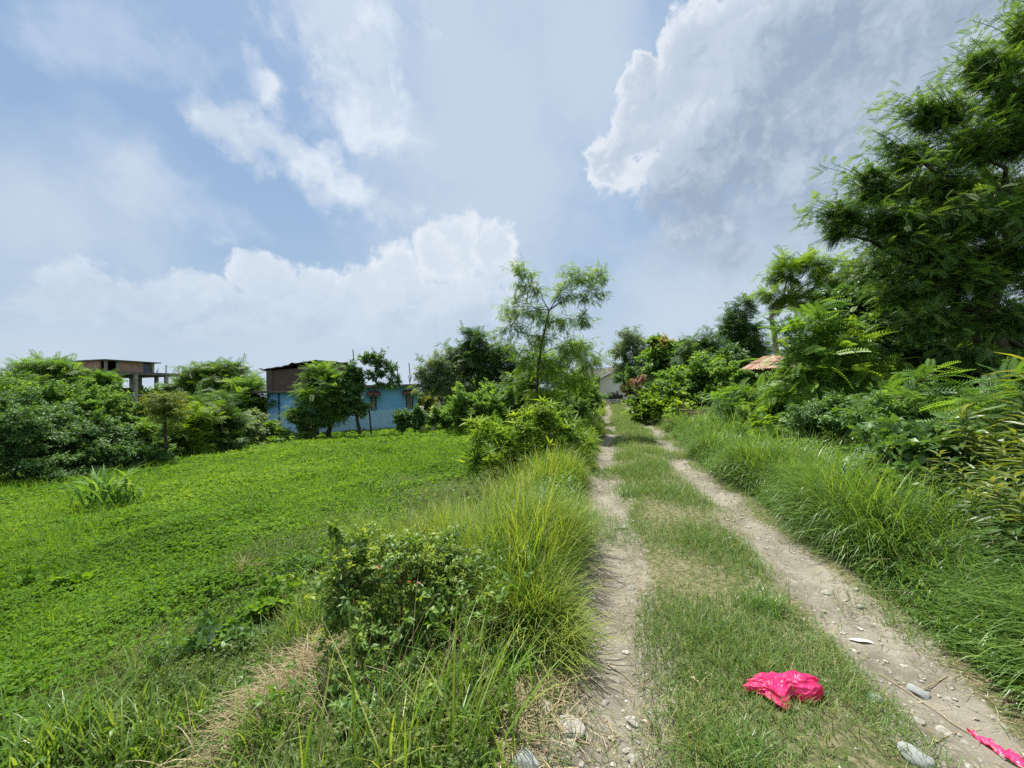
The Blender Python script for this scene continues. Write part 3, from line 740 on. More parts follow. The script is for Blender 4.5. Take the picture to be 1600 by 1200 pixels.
def stones():
    r = np.random.default_rng(5)
    m, b = new_mat('pale_stone'); o = obj_coord()
    c = mixc(smooth(noise(o, 30, 6, .65), .38, .66), (0.19, 0.18, 0.15), (0.34, 0.325, 0.285)); c = mixc(smooth(noise(o, 9, 4, .6), .58, .72) * .7, c, (0.22, 0.19, 0.14))
    setin(b.inputs['Base Color'], c); b.inputs['Roughness'].default_value = .85; bump(b, noise(o, 60, 6, .7), .5, .006); M['stone'] = m
    M['stone_grey'] = rough_mat('grey_stone', (0.17, 0.185, 0.18), (0.27, 0.29, 0.28), 14, (0.20, 0.21, 0.19), .85, .4, 6, .006)
    spec = [(893, 1142, 50, .5, 'stone', 'largest white cracked stone in the lower part of the left rut'),
            (990, 1132, 24, .5, 'stone', 'flat white pebble near the grass edge at the bottom of the left rut'),
            (945, 1102, 14, .6, 'stone', 'small round white pebble in the middle of the left rut'),
            (986, 922, 16, .6, 'stone', 'pale stone on the right edge of the left rut, halfway up'),
            (990, 1190, 22, .5, 'stone', 'whitish stone at the bottom edge of the photo beside the median grass'),
            (893, 1165, 20, .5, 'stone', 'pale stone just below the big white cracked stone'),
            (850, 1108, 24, .5, 'stone', 'dusty stone at the weedy left edge of the left rut'),
            (820, 1192, 44, .45, 'stone_grey', 'wide grey rubble stone in the bottom left corner of the left rut'),
            (1437, 1193, 50, .5, 'stone_grey', 'big smooth blue-grey stone at the bottom of the right rut'),
            (1434, 1130, 24, .5, 'stone', 'white oval stone left of the twine in the right rut'),
            (1476, 1148, 28, .4, 'stone', 'long pale stone close to the pink strip in the right rut'),
            (1438, 1086, 30, .35, 'stone_grey', 'long flat grey stone lying along the twine in the right rut'),
            (1364, 1094, 26, .5, 'stone_grey', 'grey stone in the grass between pink bag and right rut'),
            (1484, 1098, 14, .5, 'stone', 'small white chip under the overhanging verge grass'),
            (1292, 928, 16, .4, 'stone', 'light stone on the upper right rut beneath the verge grass'),
            (1345, 952, 16, .5, 'stone', 'small pale stone above the white paper scrap'),
            (1556, 1127, 14, .5, 'stone', 'white chip at the right end of the right rut'),
            (1508, 1164, 14, .5, 'stone', 'little white stone beside the end of the twine'),
            (975, 826, 13, .5, 'stone', 'whitish stone far up the left rut, beside a grass tuft')]
    for px, py, w, fl, mt, lab in spec:
        c = G(px, py); d = (c - CAM) @ _f; s = w * d / FPX / 2
        mb = MB(); rock_mesh(mb, (0, 0, 0), (s, s * r.uniform(.7, .95), s * fl * 1.15), r, 3)
        o = mb.build('stone', M[mt], None, True); o.location = c + np.array([0, 0, s * fl * .12 + .006]); tag(o, lab, 'stone', 'stones on the track')
    mb = MB(); n = 3600
    y = logy(n, 1.2, 26, r); u = np.where(r.random(n) < .5, -.02 + r.normal(0, .24, n), 1.56 + r.normal(0, .24, n)); x = u + .25 * y + wv(y)
    for i in range(n):
        s = r.uniform(.003, .012) * (1 + .25 * max(0, y[i] - 3) ** .6) * (2.2 if r.random() < .08 else 1)
        rock_mesh(mb, (x[i], y[i], TZ(x[i], y[i]) + s * .15), (s, s * r.uniform(.6, 1), s * r.uniform(.35, .7)), r, 1)
    M['gravel'] = rough_mat('dusty_gravel', (.20, .185, .15), (.44, .42, .37), 40, (.10, .09, .07), .9, .3, 4, .004)
    tag(mb.build('gravel', M['gravel']), 'scattered small pale pebbles in the two ruts', 'gravel', kind='stuff')


stones()
# ================================================================== buildings
class Frame:
    """boxes in a building's own axes: x along its front, y away from us, z up"""
    def __init__(s, o, ex):
        s.o = np.array([o[0], o[1], 0.0]); e = np.array([ex[0], ex[1], 0.0]); e /= np.linalg.norm(e)
        s.R = np.stack([e, np.array([-e[1], e[0], 0]), np.array([0, 0, 1.0])], 1)
        s.yaw = math.atan2(e[1], e[0])
    def px(s, px, y=0.0):
        """x along the front where the sight line of a pixel column crosses it"""
        d = ray(px, 612)[:2]; n = s.R[:2, 1]; o = s.o[:2] + n * y
        t = (o @ n) / (d @ n); return float((d * t - o) @ s.R[:2, 0])
    def depth(s, x, y=0.0): return float((s.o + s.R @ np.array([x, y, 0])) @ _f)
    def z(s, px, py, y=0.0):
        x = s.px(px, y); return float(P(px, py, s.depth(x, y) )[2])


def bx(mb, x0, x1, y0, y1, z0, z1): mb.box(((x0 + x1) / 2, (y0 + y1) / 2, (z0 + z1) / 2), ((x1 - x0) / 2, (y1 - y0) / 2, (z1 - z0) / 2))


def brick_mat(name, c1, c2, mortar, scale=1.0):
    m, b = new_mat(name); o = obj_coord()
    sp = V.nt.nodes.new('ShaderNodeSeparateXYZ'); setin(sp.inputs[0], o); cb = V.nt.nodes.new('ShaderNodeCombineXYZ')
    setin(cb.inputs[0], V(sp.outputs[0]) + V(sp.outputs[1])); setin(cb.inputs[1], V(sp.outputs[2]))
    t = V.nt.nodes.new('ShaderNodeTexBrick'); setin(t.inputs['Vector'], V(cb.outputs[0])); t.inputs['Scale'].default_value = scale
    t.inputs['Color1'].default_value = (*c1, 1); t.inputs['Color2'].default_value = (*c2, 1); t.inputs['Mortar'].default_value = (*mortar, 1)
    t.inputs['Brick Width'].default_value = .24; t.inputs['Row Height'].default_value = .085; t.inputs['Mortar Size'].default_value = .012
    c = mixc(smooth(noise(o, 1.3, 5, .65), .45, .7) * .5, V(t.outputs[0]), (0.09, 0.065, 0.055))
    setin(b.inputs['Base Color'], c); b.inputs['Roughness'].default_value = .95; bump(b, V(t.outputs['Fac']), -.6, .012)
    return m


def painted(name, c1, c2, stain):
    m, b = new_mat(name); o = obj_coord(); sp = V.nt.nodes.new('ShaderNodeMapping'); setin(sp.inputs['Vector'], o); sp.inputs['Scale'].default_value = (1, 1, .22)
    s = noise(V(sp.outputs[0]), 2.2, 6, .65); n = noise(o, .9, 5, .6)
    c = mixc(smooth(n, .35, .65), c1, c2); c = mixc(smooth(s, .56, .74) * .55, c, stain)
    setin(b.inputs['Base Color'], c); b.inputs['Roughness'].default_value = .85; bump(b, noise(o, 30, 5, .6), .25, .01)
    return m


def flat_mat(name, c, rough=.6, metal=0.0, spec=.4):
    m, b = new_mat(name); o = obj_coord(); n = noise(o, 9, 5, .6)
    setin(b.inputs['Base Color'], mixc(n * .5, c, tuple(k * .6 for k in c))); b.inputs['Roughness'].default_value = rough; b.inputs['Metallic'].default_value = metal; b.inputs['Specular IOR Level'].default_value = spec
    return m


M['brick_dark'] = brick_mat('weathered_brick', (.085, .055, .045), (.13, .075, .058), (.06, .052, .048))
M['brick'] = brick_mat('red_brick', (.30, .15, .10), (.36, .19, .13), (.26, .22, .18))
M['blue_top'] = painted('blue_paint', (.20, .49, .89), (.25, .54, .91), (.16, .36, .55))
M['blue_low'] = painted('pale_blue_paint', (.37, .63, .92), (.43, .68, .93), (.26, .46, .62))
M['concrete'] = rough_mat('grey_concrete', (.20, .185, .165), (.30, .28, .25), 1.3, (.11, .10, .09), .95, .3)
M['concrete_dark'] = rough_mat('stained_concrete', (.085, .075, .07), (.16, .145, .13), 1.6, (.05, .045, .04), .95, .3)
M['dark_red'] = flat_mat('dull_red_paint', (.16, .075, .06), .8)
M['dark_wood'] = flat_mat('dark_window_frame', (.05, .045, .045), .6)
M['dark_glass'] = flat_mat('dark_pane', (.03, .035, .04), .15)
M['door_blue'] = flat_mat('slate_blue_door', (.06, .085, .13), .5)
M['rust_rod'] = flat_mat('rusty_bar', (.11, .07, .05), .8, .3)
M['sheet_dark'] = rough_mat('tarred_sheet', (.035, .033, .035), (.085, .08, .08), 2, None, .8, .4)
M['white_wall'] = painted('limewashed_wall', (.58, .55, .48), (.66, .63, .56), (.35, .31, .25))
M['beige_wall'] = painted('beige_wall', (.50, .42, .31), (.56, .49, .38), (.33, .27, .2))


def blue_house():
    d1, d2 = 27.0, 29.6
    a = P(417, 614, d1); b = P(652, 604, d2); F = Frame(a, b - a); W = float(np.linalg.norm((b - a)[:2])); ze = float(a[2]); zb = -1.7; D = 7.0
    root = thing('blue_house', (a[0], a[1], zb), 'flat roofed house with peeling blue walls behind dense trees across the field', 'house', rz=F.yaw)
    h = ze - zb; hr = float(b[2]) - zb; low = F.z(610, 640) - zb
    xm = F.px(560)
    w1 = MB(); bx(w1, 0, xm, 0, D, low, h); bx(w1, xm, W, 0, D, low, hr); w1.build('wall', M['blue_top'], root)
    w2 = MB(); bx(w2, -.012, W + .012, -.015, D + .01, 0, low); w2.build('wall_base', M['blue_low'], root)['label'] = 'paler blue lower band of the wall'
    rf = MB(); bx(rf, -.75, xm - .02, -.7, D + .2, h, h + .14); rs = rf.build('roof', M['concrete_dark'], root)
    rf = MB(); bx(rf, xm, W + .25, -.55, D + .2, hr, hr + .18); rf.build('roof', M['concrete_dark'], root)
    # brick room on the roof, with a sagging sheet roof held down by stones
    xb = F.px(536, 0); zt = F.z(417, 579) - zb; zt2 = F.z(490, 571) - zb
    up = MB(); x1 = xb; v = []
    for x, z in ((0.0, zt), (x1, max(zt2, zt) + .05)):
        for y in (0.05, D - .5): v += [(x, y, h + .14), (x, y, z)]
    v = np.array(v); up.add(v, [[0, 1, 5, 4], [2, 6, 7, 3], [0, 2, 3, 1], [4, 5, 7, 6], [1, 3, 7, 5]])
    up.build('upper_room', M['brick_dark'], root)
    st = MB(); nx = 26; xs = np.linspace(-.35, x1 + .3, nx); r = np.random.default_rng(3)
    zz = np.interp(xs, [0, x1 * .62, x1], [zt, max(zt2, zt) + .28, max(zt2, zt) + .08]) + .04 + r.normal(0, .03, nx)
    vv = []; q = []
    for i in range(nx):
        for y in (-.3, D - .2): vv += [(xs[i], y, zz[i]), (xs[i], y, zz[i] + .07)]
        if i:
            b_ = 4 * i - 4; q += [[b_, b_ + 4, b_ + 5, b_ + 1], [b_ + 2, b_ + 3, b_ + 7, b_ + 6], [b_ + 1, b_ + 5, b_ + 7, b_ + 3], [b_, b_ + 2, b_ + 6, b_ + 4]]
    st.add(vv, q); st.build('roof_sheet', M['sheet_dark'], root)
    pl = MB(); bx(pl, -.02, .32, -.02, .3, h + .14, zt + .02); pl.build('corner_pillar', M['concrete_dark'], root)
    pp = MB(); xq = F.px(436); pp.tube([(xq, -.06, h - .02), (xq, -.06, .9)], .045, 6); pp.build('drain_pipe', M['dark_wood'], root)

    def window(p0, p1, y0, y1, awn=True):
        x0, x1_ = F.px(p0), F.px(p1); z1, z0 = F.z(p0, y0) - zb, F.z(p0, y1) - zb
        fr = MB(); t = .08
        bx(fr, x0, x0 + t, -.05, .04, z0, z1); bx(fr, x1_ - t, x1_, -.05, .04, z0, z1); bx(fr, x0 + t, x1_ - t, -.05, .04, z1 - t, z1); bx(fr, x0 + t, x1_ - t, -.05, .04, z0, z0 + t)
        bx(fr, (x0 + x1_) / 2 - .04, (x0 + x1_) / 2 + .04, -.05, .04, z0 + t, z1 - t)
        o = fr.build('window', M['dark_wood'], root)
        g = MB(); bx(g, x0 + t * .5, x1_ - t * .5, -.024, .0, z0 + t * .5, z1 - t * .5); g.build('pane', M['dark_glass'], o)
        g = MB()
        for k in range(5):
            xx = x0 + t + (x1_ - x0 - 2 * t) * (k + .5) / 5; g.tube([(xx, -.07, z0), (xx, -.07, z1)], .012, 5)
        g.build('window_bar', M['white_wall'], o)
        if awn:
            g = MB(); xa, xb_ = x0 - .28, x1_ + .3; n = 9; vv = []; q = []
            for i in range(n):
                xx = xa + (xb_ - xa) * i / (n - 1); e = .12 * (1 - abs(2 * i / (n - 1) - 1) ** 3)
                vv += [(xx, -.02, z1 + .08 + e), (xx, -.02, z1 + .32 + e), (xx, -.62, z1 - .02 + e), (xx, -.62, z1 + .05 + e)]
                if i: b_ = 4 * i - 4; q += [[b_ + 1, b_ + 5, b_ + 7, b_ + 3], [b_ + 3, b_ + 7, b_ + 6, b_ + 2], [b_ + 2, b_ + 6, b_ + 4, b_]]
            q += [[0, 1, 3, 2], [b_ + 4, b_ + 6, b_ + 7, b_ + 5]]
            g.add(vv, q); g.build('awning', M['dark_red'], o)
    window(634, 645, 618, 639); window(579, 588, 620, 641); window(482, 493, 652, 666, False)
    for px, y0 in ((554, 546), (588, 548), (622, 566), (641, 567)):
        x = F.px(px, .6); g = MB(); zt_ = F.z(px, y0, .6) - zb; g.tube([(x - .02, .6, hr + .1), (x + .02, .6, (h + zt_) / 2), (x - .06, .6, zt_)], .035, 5)
        for dx, dy in ((.14, .1), (-.12, .12)): g.tube([(x - .02, .6, hr + .3), (x + dx, .6 + dy, hr + .9)], .022, 4)
        g.build('reinforcing_rod', M['rust_rod'], root)
    # rubble box by the foot of the wall
    c = P(484, 677, 26.0); c[2] = float(H(c[0], c[1]))
    g = MB(); g.box((0, 0, .32), (.5, .4, .36)); g.box((0, 0, .73), (.56, .46, .05))
    r_ = tag(g.build('brick_stand', M['brick_dark']), 'low brown brick stand at the foot of the blue house', 'brick stand'); r_.location = c; r_.rotation_euler = (0, 0, F.yaw)


def unfinished_building():
    a = P(107, 577, 58.0); b = P(290, 584, 75.0); F = Frame(a, b - a); W = float(np.linalg.norm((b - a)[:2])); zb = -1.5
    root = thing('unfinished_building', (a[0], a[1], zb), 'unfinished grey concrete building with a brick room on top behind the thicket', 'building', rz=F.yaw)
    zs = float(a[2]) - zb; D = 13.0; zl = F.z(225, 616) - zb
    g = MB(); bx(g, 0, W, 0, D, zs - .45, zs); g.build('roof_slab', M['concrete_dark'], root)
    g = MB(); bx(g, 0, W, 0, D, zl - .35, zl); g.build('floor_slab', M['concrete'], root)
    xs = [max(.3, F.px(p)) for p in (128, 186, 214, 262)] + [W - .4]
    for i, x in enumerate(xs):
        for y in (.3, D / 2, D - .3):
            g = MB(); bx(g, x - .24, x + .24, y - .24, y + .24, zl, zs - .45); bx(g, x - .24, x + .24, y - .24, y + .24, 0, zl - .35); g.build('column', M['concrete'], root)
    g = MB(); bx(g, .1, W - .1, D - .25, D - .05, zl, zl + 1.5); bx(g, F.px(224), F.px(236), D / 2, D / 2 + .2, zl, zs - .45); bx(g, F.px(190), F.px(206), D * .7, D * .7 + .2, zl, zs - .45); g.build('brick_wall', M['brick_dark'], root)
    # the room on the roof
    y0 = 1.2; x0, x1 = F.px(165, y0), F.px(241, y0); zr = F.z(166, 563, y0) - zb; d = 6.0; xq = [F.px(p, y0) for p in (183, 188, 224, 237)]
    g = MB(); bx(g, xq[1], xq[2], y0, y0 + .2, zs, zr); bx(g, x0, x0 + .2, y0 + 1.2, y0 + d, zs, zr); bx(g, x0 + .2, x1, y0 + d - .2, y0 + d, zs, zr); bx(g, x1 - .2, x1, y0 + .3, y0 + d - .2, zs, zr)
    g.build('brick_room', M['brick'], root)
    for xa, xb in ((x0 - .02, x0 + .28), (xq[0], xq[1] - .01), (xq[3] + .01, x1 + .03)):
        g = MB(); bx(g, xa, xb, y0 - .03, y0 + .28, zs, zr); g.build('column', M['concrete'], root)
    g = MB(); bx(g, xq[2] + .02, xq[3], y0 + .05, y0 + .14, zs, zr - .15); dd = g.build('door', M['door_blue'], root)
    g = MB(); bx(g, xq[3] - .3, xq[3] - .2, y0 - .02, y0 + .05, zs + 1.0, zs + 1.25); g.build('handle', M['rust_rod'], dd)
    g = MB(); bx(g, x0 - .6, x1 + .7, y0 - .7, y0 + d + .5, zr, zr + .16); g.build('room_roof', M['concrete_dark'], root)
    r = random.Random(2)
    for x in (.4, 2.2, W * .66, W * .8, W * .93, W - .4):
        for y in (.3, D / 2):
            g = MB()
            for k in range(3): g.tube([(x + k * .12, y, zs - .1), (x + k * .12 + r.uniform(-.1, .1), y, zs + r.uniform(.8, 1.7))], .03, 4)
            g.build('reinforcing_rod', M['rust_rod'], root)


def far_house():
    d = 46.0; a = P(938, 608, d); b = P(985, 606, d + 5)
    F = Frame(a, b - a); zb = -.3
    root = thing('gable_house', (a[0], a[1], zb), 'small whitewashed house with a sloping dark roof at the end of the track', 'house', rz=F.yaw)
    W = float(np.linalg.norm((b - a)[:2])); xr = F.px(968); zr = F.z(968, 574) - zb; ze = F.z(938, 588) - zb; xe = F.px(923); zee = F.z(923, 597) - zb
    g = MB(); D = 6; xk = 2 * xr
    v = [(0, 0, 0), (xk, 0, 0), (xk, 0, ze), (xr, 0, zr - .1), (0, 0, ze)]; v += [(x, D, z) for x, _, z in v]
    g.add(v, [[0, 1, 2, 4], [5, 9, 7, 6], [0, 4, 9, 5], [1, 6, 7, 2]], [[4, 2, 3], [9, 8, 7]]); g.build('wall', M['white_wall'], root)
    g = MB(); t = .12
    for sx in (0, 1):
        pts = [(xe, zee), (xr, zr)] if sx == 0 else [(xr, zr), (2 * xr - xe, zee)]
        v = [(x, y, z + dz) for x, z in pts for y in (-.8, D + .5) for dz in (0, t)]
        g.add(v, [[0, 4, 5, 1], [2, 3, 7, 6], [1, 5, 7, 3], [0, 2, 6, 4], [0, 1, 3, 2], [4, 6, 7, 5]])
    g.build('roof', M['sheet_dark'], root)
    g = MB(); g.tube([(xe + .3, -.6, 0), (xe + .3, -.6, zee)], .07, 6); g.build('porch_post', M['stem_brown'], root)
    # the low white wall in front and the cluttered cart
    a2 = P(924, 612, 44.0); g = MB(); g.box((0, 0, .35), (.9, .09, .4)); g.box((0, 0, .78), (.95, .13, .04))
    o = tag(g.build('garden_wall', M['white_wall']), 'low white wall beneath the porch roof of the far gable house', 'wall'); o.location = (a2[0], a2[1], float(H(a2[0], a2[1])))
    c = gbase(957, 40.0)
    root = thing('hand_cart', c, 'dark loaded cart standing where the track reaches the gable house', 'cart', rz=.2)
    g = MB(); g.box((0, 0, .62), (.9, .5, .06)); g.box((0, -.5, .82), (.9, .03, .18)); g.box((0, .5, .82), (.9, .03, .18)); g.build('bed', M['dark_wood'], root)
    r = np.random.default_rng(4)
    g = MB(); rock_mesh(g, (-.1, 0, .98), (.75, .42, .42), r, 3); rock_mesh(g, (.35, .05, 1.05), (.4, .35, .36), r, 3); g.build('load', M['sheet_dark'], root)
    for sx in (-1, 1):
        g = MB(); th = np.linspace(0, 2 * math.pi, 21); g.tube(np.stack([.42 * np.cos(th), 0 * th + sx * .6, .42 + .42 * np.sin(th)], 1), .035, 5)
        for k in range(6): g.tube([(0, sx * .6, .42), (.42 * math.cos(k * math.pi / 3), sx * .6, .42 + .42 * math.sin(k * math.pi / 3))], .015, 4)
        g.build('wheel', M['dark_wood'], root)
    g = MB(); g.tube([(.8, -.3, .62), (2.0, -.35, .1)], .04, 5); g.tube([(.8, .3, .62), (2.0, .35, .1)], .04, 5); g.build('shaft', M['stem_brown'], root)


def tin_shed():
    d = 19.0; a = P(1164, 578, d); b = P(1206, 575, d - 1.1); F = Frame(a, b - a); zb = float(H(a[0], a[1]))
    root = thing('tin_shed', (a[0], a[1], zb), 'shed roofed in rusty corrugated sheet, almost hidden by the right bushes', 'shed', rz=F.yaw)
    W = 2.2; z0 = F.z(1164, 578) - zb; z1 = z0 + .62
    m, b_ = new_mat('rusty_corrugated_sheet'); o = obj_coord(); mp = V.nt.nodes.new('ShaderNodeMapping'); setin(mp.inputs['Vector'], o); mp.inputs['Scale'].default_value = (7, .4, .4)
    c = mixc(smooth(noise(V(mp.outputs[0]), 1.3, 5, .65), .42, .62), (.34, .20, .12), (.62, .46, .38)); c = mixc(smooth(noise(o, 3, 5, .6), .55, .7) * .7, c, (.17, .09, .05))
    setin(b_.inputs['Base Color'], c); b_.inputs['Roughness'].default_value = .8
    g = MB(); n = 90; xs = np.linspace(-.15, W + .2, n); cz = .028 * np.sin(xs * 2 * math.pi / .11)
    for (ya, yb, za, zb2) in ((-.3, .75, z0, z0 + .34), (.68, 1.9, z0 + .36, z0 + .72)):
        v = np.concatenate([np.stack([xs, 0 * xs + ya, za + cz], 1), np.stack([xs, 0 * xs + yb, zb2 + cz], 1)]); i = np.arange(n - 1); g.add(v, np.stack([i, i + 1, i + n + 1, i + n], 1))
    g.build('roof', m, root)
    g = MB(); bx(g, -.9, W + .1, 0, 1.8, 0, z0 + .02); g.build('wall', M['stem_brown'], root)


def small_far_things():
    a = P(655, 620, 40.0); b = P(668, 619, 40.0); F = Frame(a, b - a); zb = float(H(a[0], a[1]))
    root = thing('beige_outbuilding', (a[0], a[1], zb), 'low beige outbuilding seen just past the right end of the blue house', 'outbuilding', rz=F.yaw)
    z = F.z(658, 618) - zb
    g = MB(); bx(g, 0, 1.9, 0, 2.5, 0, z); g.build('wall', M['beige_wall'], root)
    g = MB(); bx(g, -.1, 2.0, -.15, 2.6, z, z + .1); g.build('roof', M['concrete_dark'], root)
    for px, lab in ((658, 'round-topped whitewashed post next to the blue house'), (677, 'round-topped whitewashed post farther right of the blue house, before the yellowish hedge')):
        c = gbase(px, 25.0); zt = P(px, 634, 25.0)[2] - c[2]
        g = MB(); k = 12; th = np.linspace(0, math.pi / 2, 6)
        g.tube([(0, 0, -.1), (0, 0, zt * .5), (0, 0, zt - .14)] + [(0, 0, zt - .14 + .14 * math.sin(t)) for t in th[1:]], [.17, .165, .16] + [max(.005, .16 * math.cos(t)) for t in th[1:]], k)
        o = tag(g.build('boundary_post', M['white_wall'], None, True), lab, 'post', 'white posts beside the field'); o.location = c


blue_house(); unfinished_building(); far_house(); tin_shed(); small_far_things()

# ================================================================== trees and thickets
# --- big feathery tree on the right
def big_tree():
    cl = [(1275, 345, 8.5, 26, 18), (1330, 255, 8.7, 30, 20), (1420, 165, 9.0, 30, 22), (1500, 90, 9.3, 32, 24), (1500, 430, 8.2, 80, 60), (1450, 490, 8.3, 70, 50), (1560, 480, 8.2, 70, 50), (1390, 335, 8.4, 60, 50), (1440, 390, 8.3, 70, 55), (1590, 380, 8.3, 70, 60), (1530, 330, 8.3, 80, 60), (1520, 540, 8.3, 60, 36), (1600, 570, 8.3, 60, 40), (1390, 440, 8.6, 50, 40), (1300, 330, 8.6, 55, 42), (1345, 285, 8.8, 55, 45), (1395, 350, 8.6, 70, 55), (1400, 235, 9.0, 55, 45), (1460, 175, 9.2, 65, 50), (1475, 285, 8.8, 85, 70), (1535, 110, 9.4, 60, 48),
          (1560, 215, 9.2, 85, 70), (1590, 60, 9.6, 60, 50), (1630, 310, 9.0, 100, 80), (1530, 395, 9.0, 85, 65), (1435, 425, 9.2, 75, 50), (1360, 400, 9.6, 60, 42), (1650, 430, 9.4, 90, 70),
          (1500, 480, 10, 70, 45), (1590, 500, 10, 80, 55), (1700, 150, 9.6, 110, 90), (1740, 320, 9.6, 110, 90), (1680, 20, 10, 90, 70), (1760, 470, 10, 100, 80), (1460, 360, 10.5, 90, 70), (1560, 310, 10.8, 90, 80), (1420, 300, 10.5, 70, 60), (1640, 200, 10.8, 90, 80)]
    b = gbase(1560, 9.0)
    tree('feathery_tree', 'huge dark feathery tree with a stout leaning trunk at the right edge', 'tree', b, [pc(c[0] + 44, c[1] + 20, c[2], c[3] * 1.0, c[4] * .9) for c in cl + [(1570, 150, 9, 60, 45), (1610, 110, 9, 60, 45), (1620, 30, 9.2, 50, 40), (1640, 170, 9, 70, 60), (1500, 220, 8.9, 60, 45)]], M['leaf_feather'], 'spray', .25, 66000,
         [b - (0, 0, .2), P(1555, 560, 9.0), P(1530, 500, 9.1), P(1570, 400, 9.3), P(1640, 300, 9.5)], .27, seed=21, droop=.18, twigs=60, tint=(.45, .17), hi=.6, out=.5, bias=(-1.0, -.1, .42))  # hi puts shade into the inner leaf tint and light into the twig tips


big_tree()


def tr(name, label, cat, base, cl, mat, tm, size, n, **k):
    b = gbase(*base) if len(base) == 2 else np.array(base, float)
    return tree(name, label, cat, b, [pc(*c) for c in cl], M[mat], tm, size, n, **k)


# --- in the shade under and behind the big tree
GR = 'dark trees behind the big feathery tree'
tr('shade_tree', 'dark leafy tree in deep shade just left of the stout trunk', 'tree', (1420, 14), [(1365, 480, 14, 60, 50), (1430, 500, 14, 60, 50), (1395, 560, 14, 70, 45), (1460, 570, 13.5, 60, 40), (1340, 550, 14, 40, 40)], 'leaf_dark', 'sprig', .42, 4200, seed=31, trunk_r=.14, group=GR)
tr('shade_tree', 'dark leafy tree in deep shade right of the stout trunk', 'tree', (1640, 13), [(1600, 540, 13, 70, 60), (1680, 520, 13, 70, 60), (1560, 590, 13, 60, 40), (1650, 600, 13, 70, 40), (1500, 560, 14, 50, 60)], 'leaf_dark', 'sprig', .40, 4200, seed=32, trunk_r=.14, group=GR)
tr('acacia_tree', 'pale airy acacia with a thin bare trunk left of the huge dark tree', 'tree', (1212, 20), [(1230, 425, 20, 34, 26), (1265, 415, 20, 36, 22), (1300, 430, 20, 34, 26), (1250, 465, 20, 45, 24), (1310, 465, 20, 40, 28), (1215, 462, 20, 22, 24), (1345, 440, 20, 32, 30), (1280, 495, 20.5, 40, 24)], 'leaf_bright', 'frond', .42, 5200, seed=33, trunk_r=.13, bark='bark_pale', trunk=[P(1215, 620, 20), P(1212, 530, 20), P(1202, 492, 20), P(1225, 470, 20)], tint=(.5, .17))
tr('conical_tree', 'dark narrow tree rising above the bushes in front of the sky', 'tree', (1160, 28), [(1158, 480, 28, 16, 14), (1150, 500, 28, 22, 16), (1160, 525, 28, 26, 18), (1165, 552, 28, 30, 22), (1142, 515, 28, 14, 10), (1175, 508, 28, 12, 10), (1185, 560, 28, 28, 20)], 'leaf_dark', 'frond', .62, 2600, seed=34, trunk_r=.16)
# --- the row behind the right verge
tr('willowy_tree', 'light grey-green willowy tree over the gable house', 'tree', (990, 40), [(985, 528, 40, 22, 18), (972, 548, 40, 16, 20), (1000, 550, 40, 24, 22), (985, 578, 40, 28, 20), (1010, 580, 40, 20, 22)], 'leaf_grey', 'sprig_thin', .8, 2600, seed=35, trunk_r=.16, droop=.6)
t_ = tr('flowering_tree', 'broad-leaved tree with yellow blossom on top, between willowy and narrow trees', 'tree', (1045, 34), [(1035, 540, 34, 18, 15), (1055, 545, 34, 22, 18), (1040, 570, 34, 36, 24), (1070, 570, 34, 26, 26)], 'leaf_mid', 'sprig', .75, 1700, seed=36, trunk_r=.15)
tr('spreading_tree', 'dark spreading tree between the yellow-flowered and the narrow tree', 'tree', (1095, 31), [(1085, 540, 31, 20, 14), (1112, 535, 31, 24, 16), (1095, 560, 31, 40, 22), (1125, 565, 31, 34, 24), (1070, 590, 31, 36, 20)], 'leaf_dark', 'frond', .7, 2600, seed=37, trunk_r=.15)


def blossom():
    r = np.random.default_rng(9); mb = MB(); p = []
    for c in ((1032, 536), (1042, 530), (1050, 540), (1028, 545), (1040, 548)):
        q = P(c[0], c[1], 33.4); p.append(q + r.normal(0, .28, (16, 3)))
    p = np.concatenate(p); n = len(p)
    mb.scatter(TM['trio'], p, r.normal(0, 1, (n, 3)), r.normal(0, 1, (n, 3)), .32, .6 + .3 * r.normal(0, 1, n))
    m = leaf_mat('yellow_petals', (.14, .15, .02), (.24, .22, .03), (.34, .30, .05), .3)
    mb.build('blossom', m, t_, False, np.array(t_.location))


blossom()
GB = 'bushes along the right verge'
tr('verge_bush', 'rounded bright bush behind the brushwood heap', 'bush', (1085, 19), [(1060, 600, 19, 34, 26), (1095, 590, 19, 34, 24), (1120, 610, 19, 30, 28), (1080, 625, 18.5, 50, 24)], 'leaf_mid', 'sprig', .34, 3600, seed=41, trunk_r=.05, group=GB, tint=(.55, .17), stempart='stem', leafpart='foliage')
tr('verge_bush', 'dark bush below the narrow tree and left of the rusty shed', 'bush', (1140, 22), [(1120, 580, 22, 30, 24), (1140, 590, 22, 24, 24), (1140, 565, 22, 24, 18)], 'leaf_dark', 'sprig', .42, 2200, seed=42, trunk_r=.05, group=GB, stempart='stem', leafpart='foliage')
tr('verge_bush', 'low bush hiding the walls of the rusty roofed shed', 'bush', (1175, 16), [(1165, 592, 16, 26, 10), (1195, 594, 16, 26, 10), (1140, 582, 16.5, 20, 14), (1175, 612, 15.5, 40, 14)], 'leaf_mid', 'sprig', .22, 2200, seed=48, trunk_r=.04, group=GB, stempart='stem', leafpart='foliage', tint=(.5, .17))
tr('creeper_mound', 'mound of pale round-leaved creeper at the right edge of the far track', 'creeper', (1025, 17), [(1012, 632, 17.5, 26, 18), (1040, 640, 16.5, 28, 18), (1065, 645, 15, 22, 16), (1005, 648, 17, 18, 10), (1055, 620, 16.5, 16, 18)], 'leaf_bright', 'sprig_round', .26, 2000, seed=43, trunk_r=.03, tint=(.42, .15), stempart='stem', leafpart='foliage')
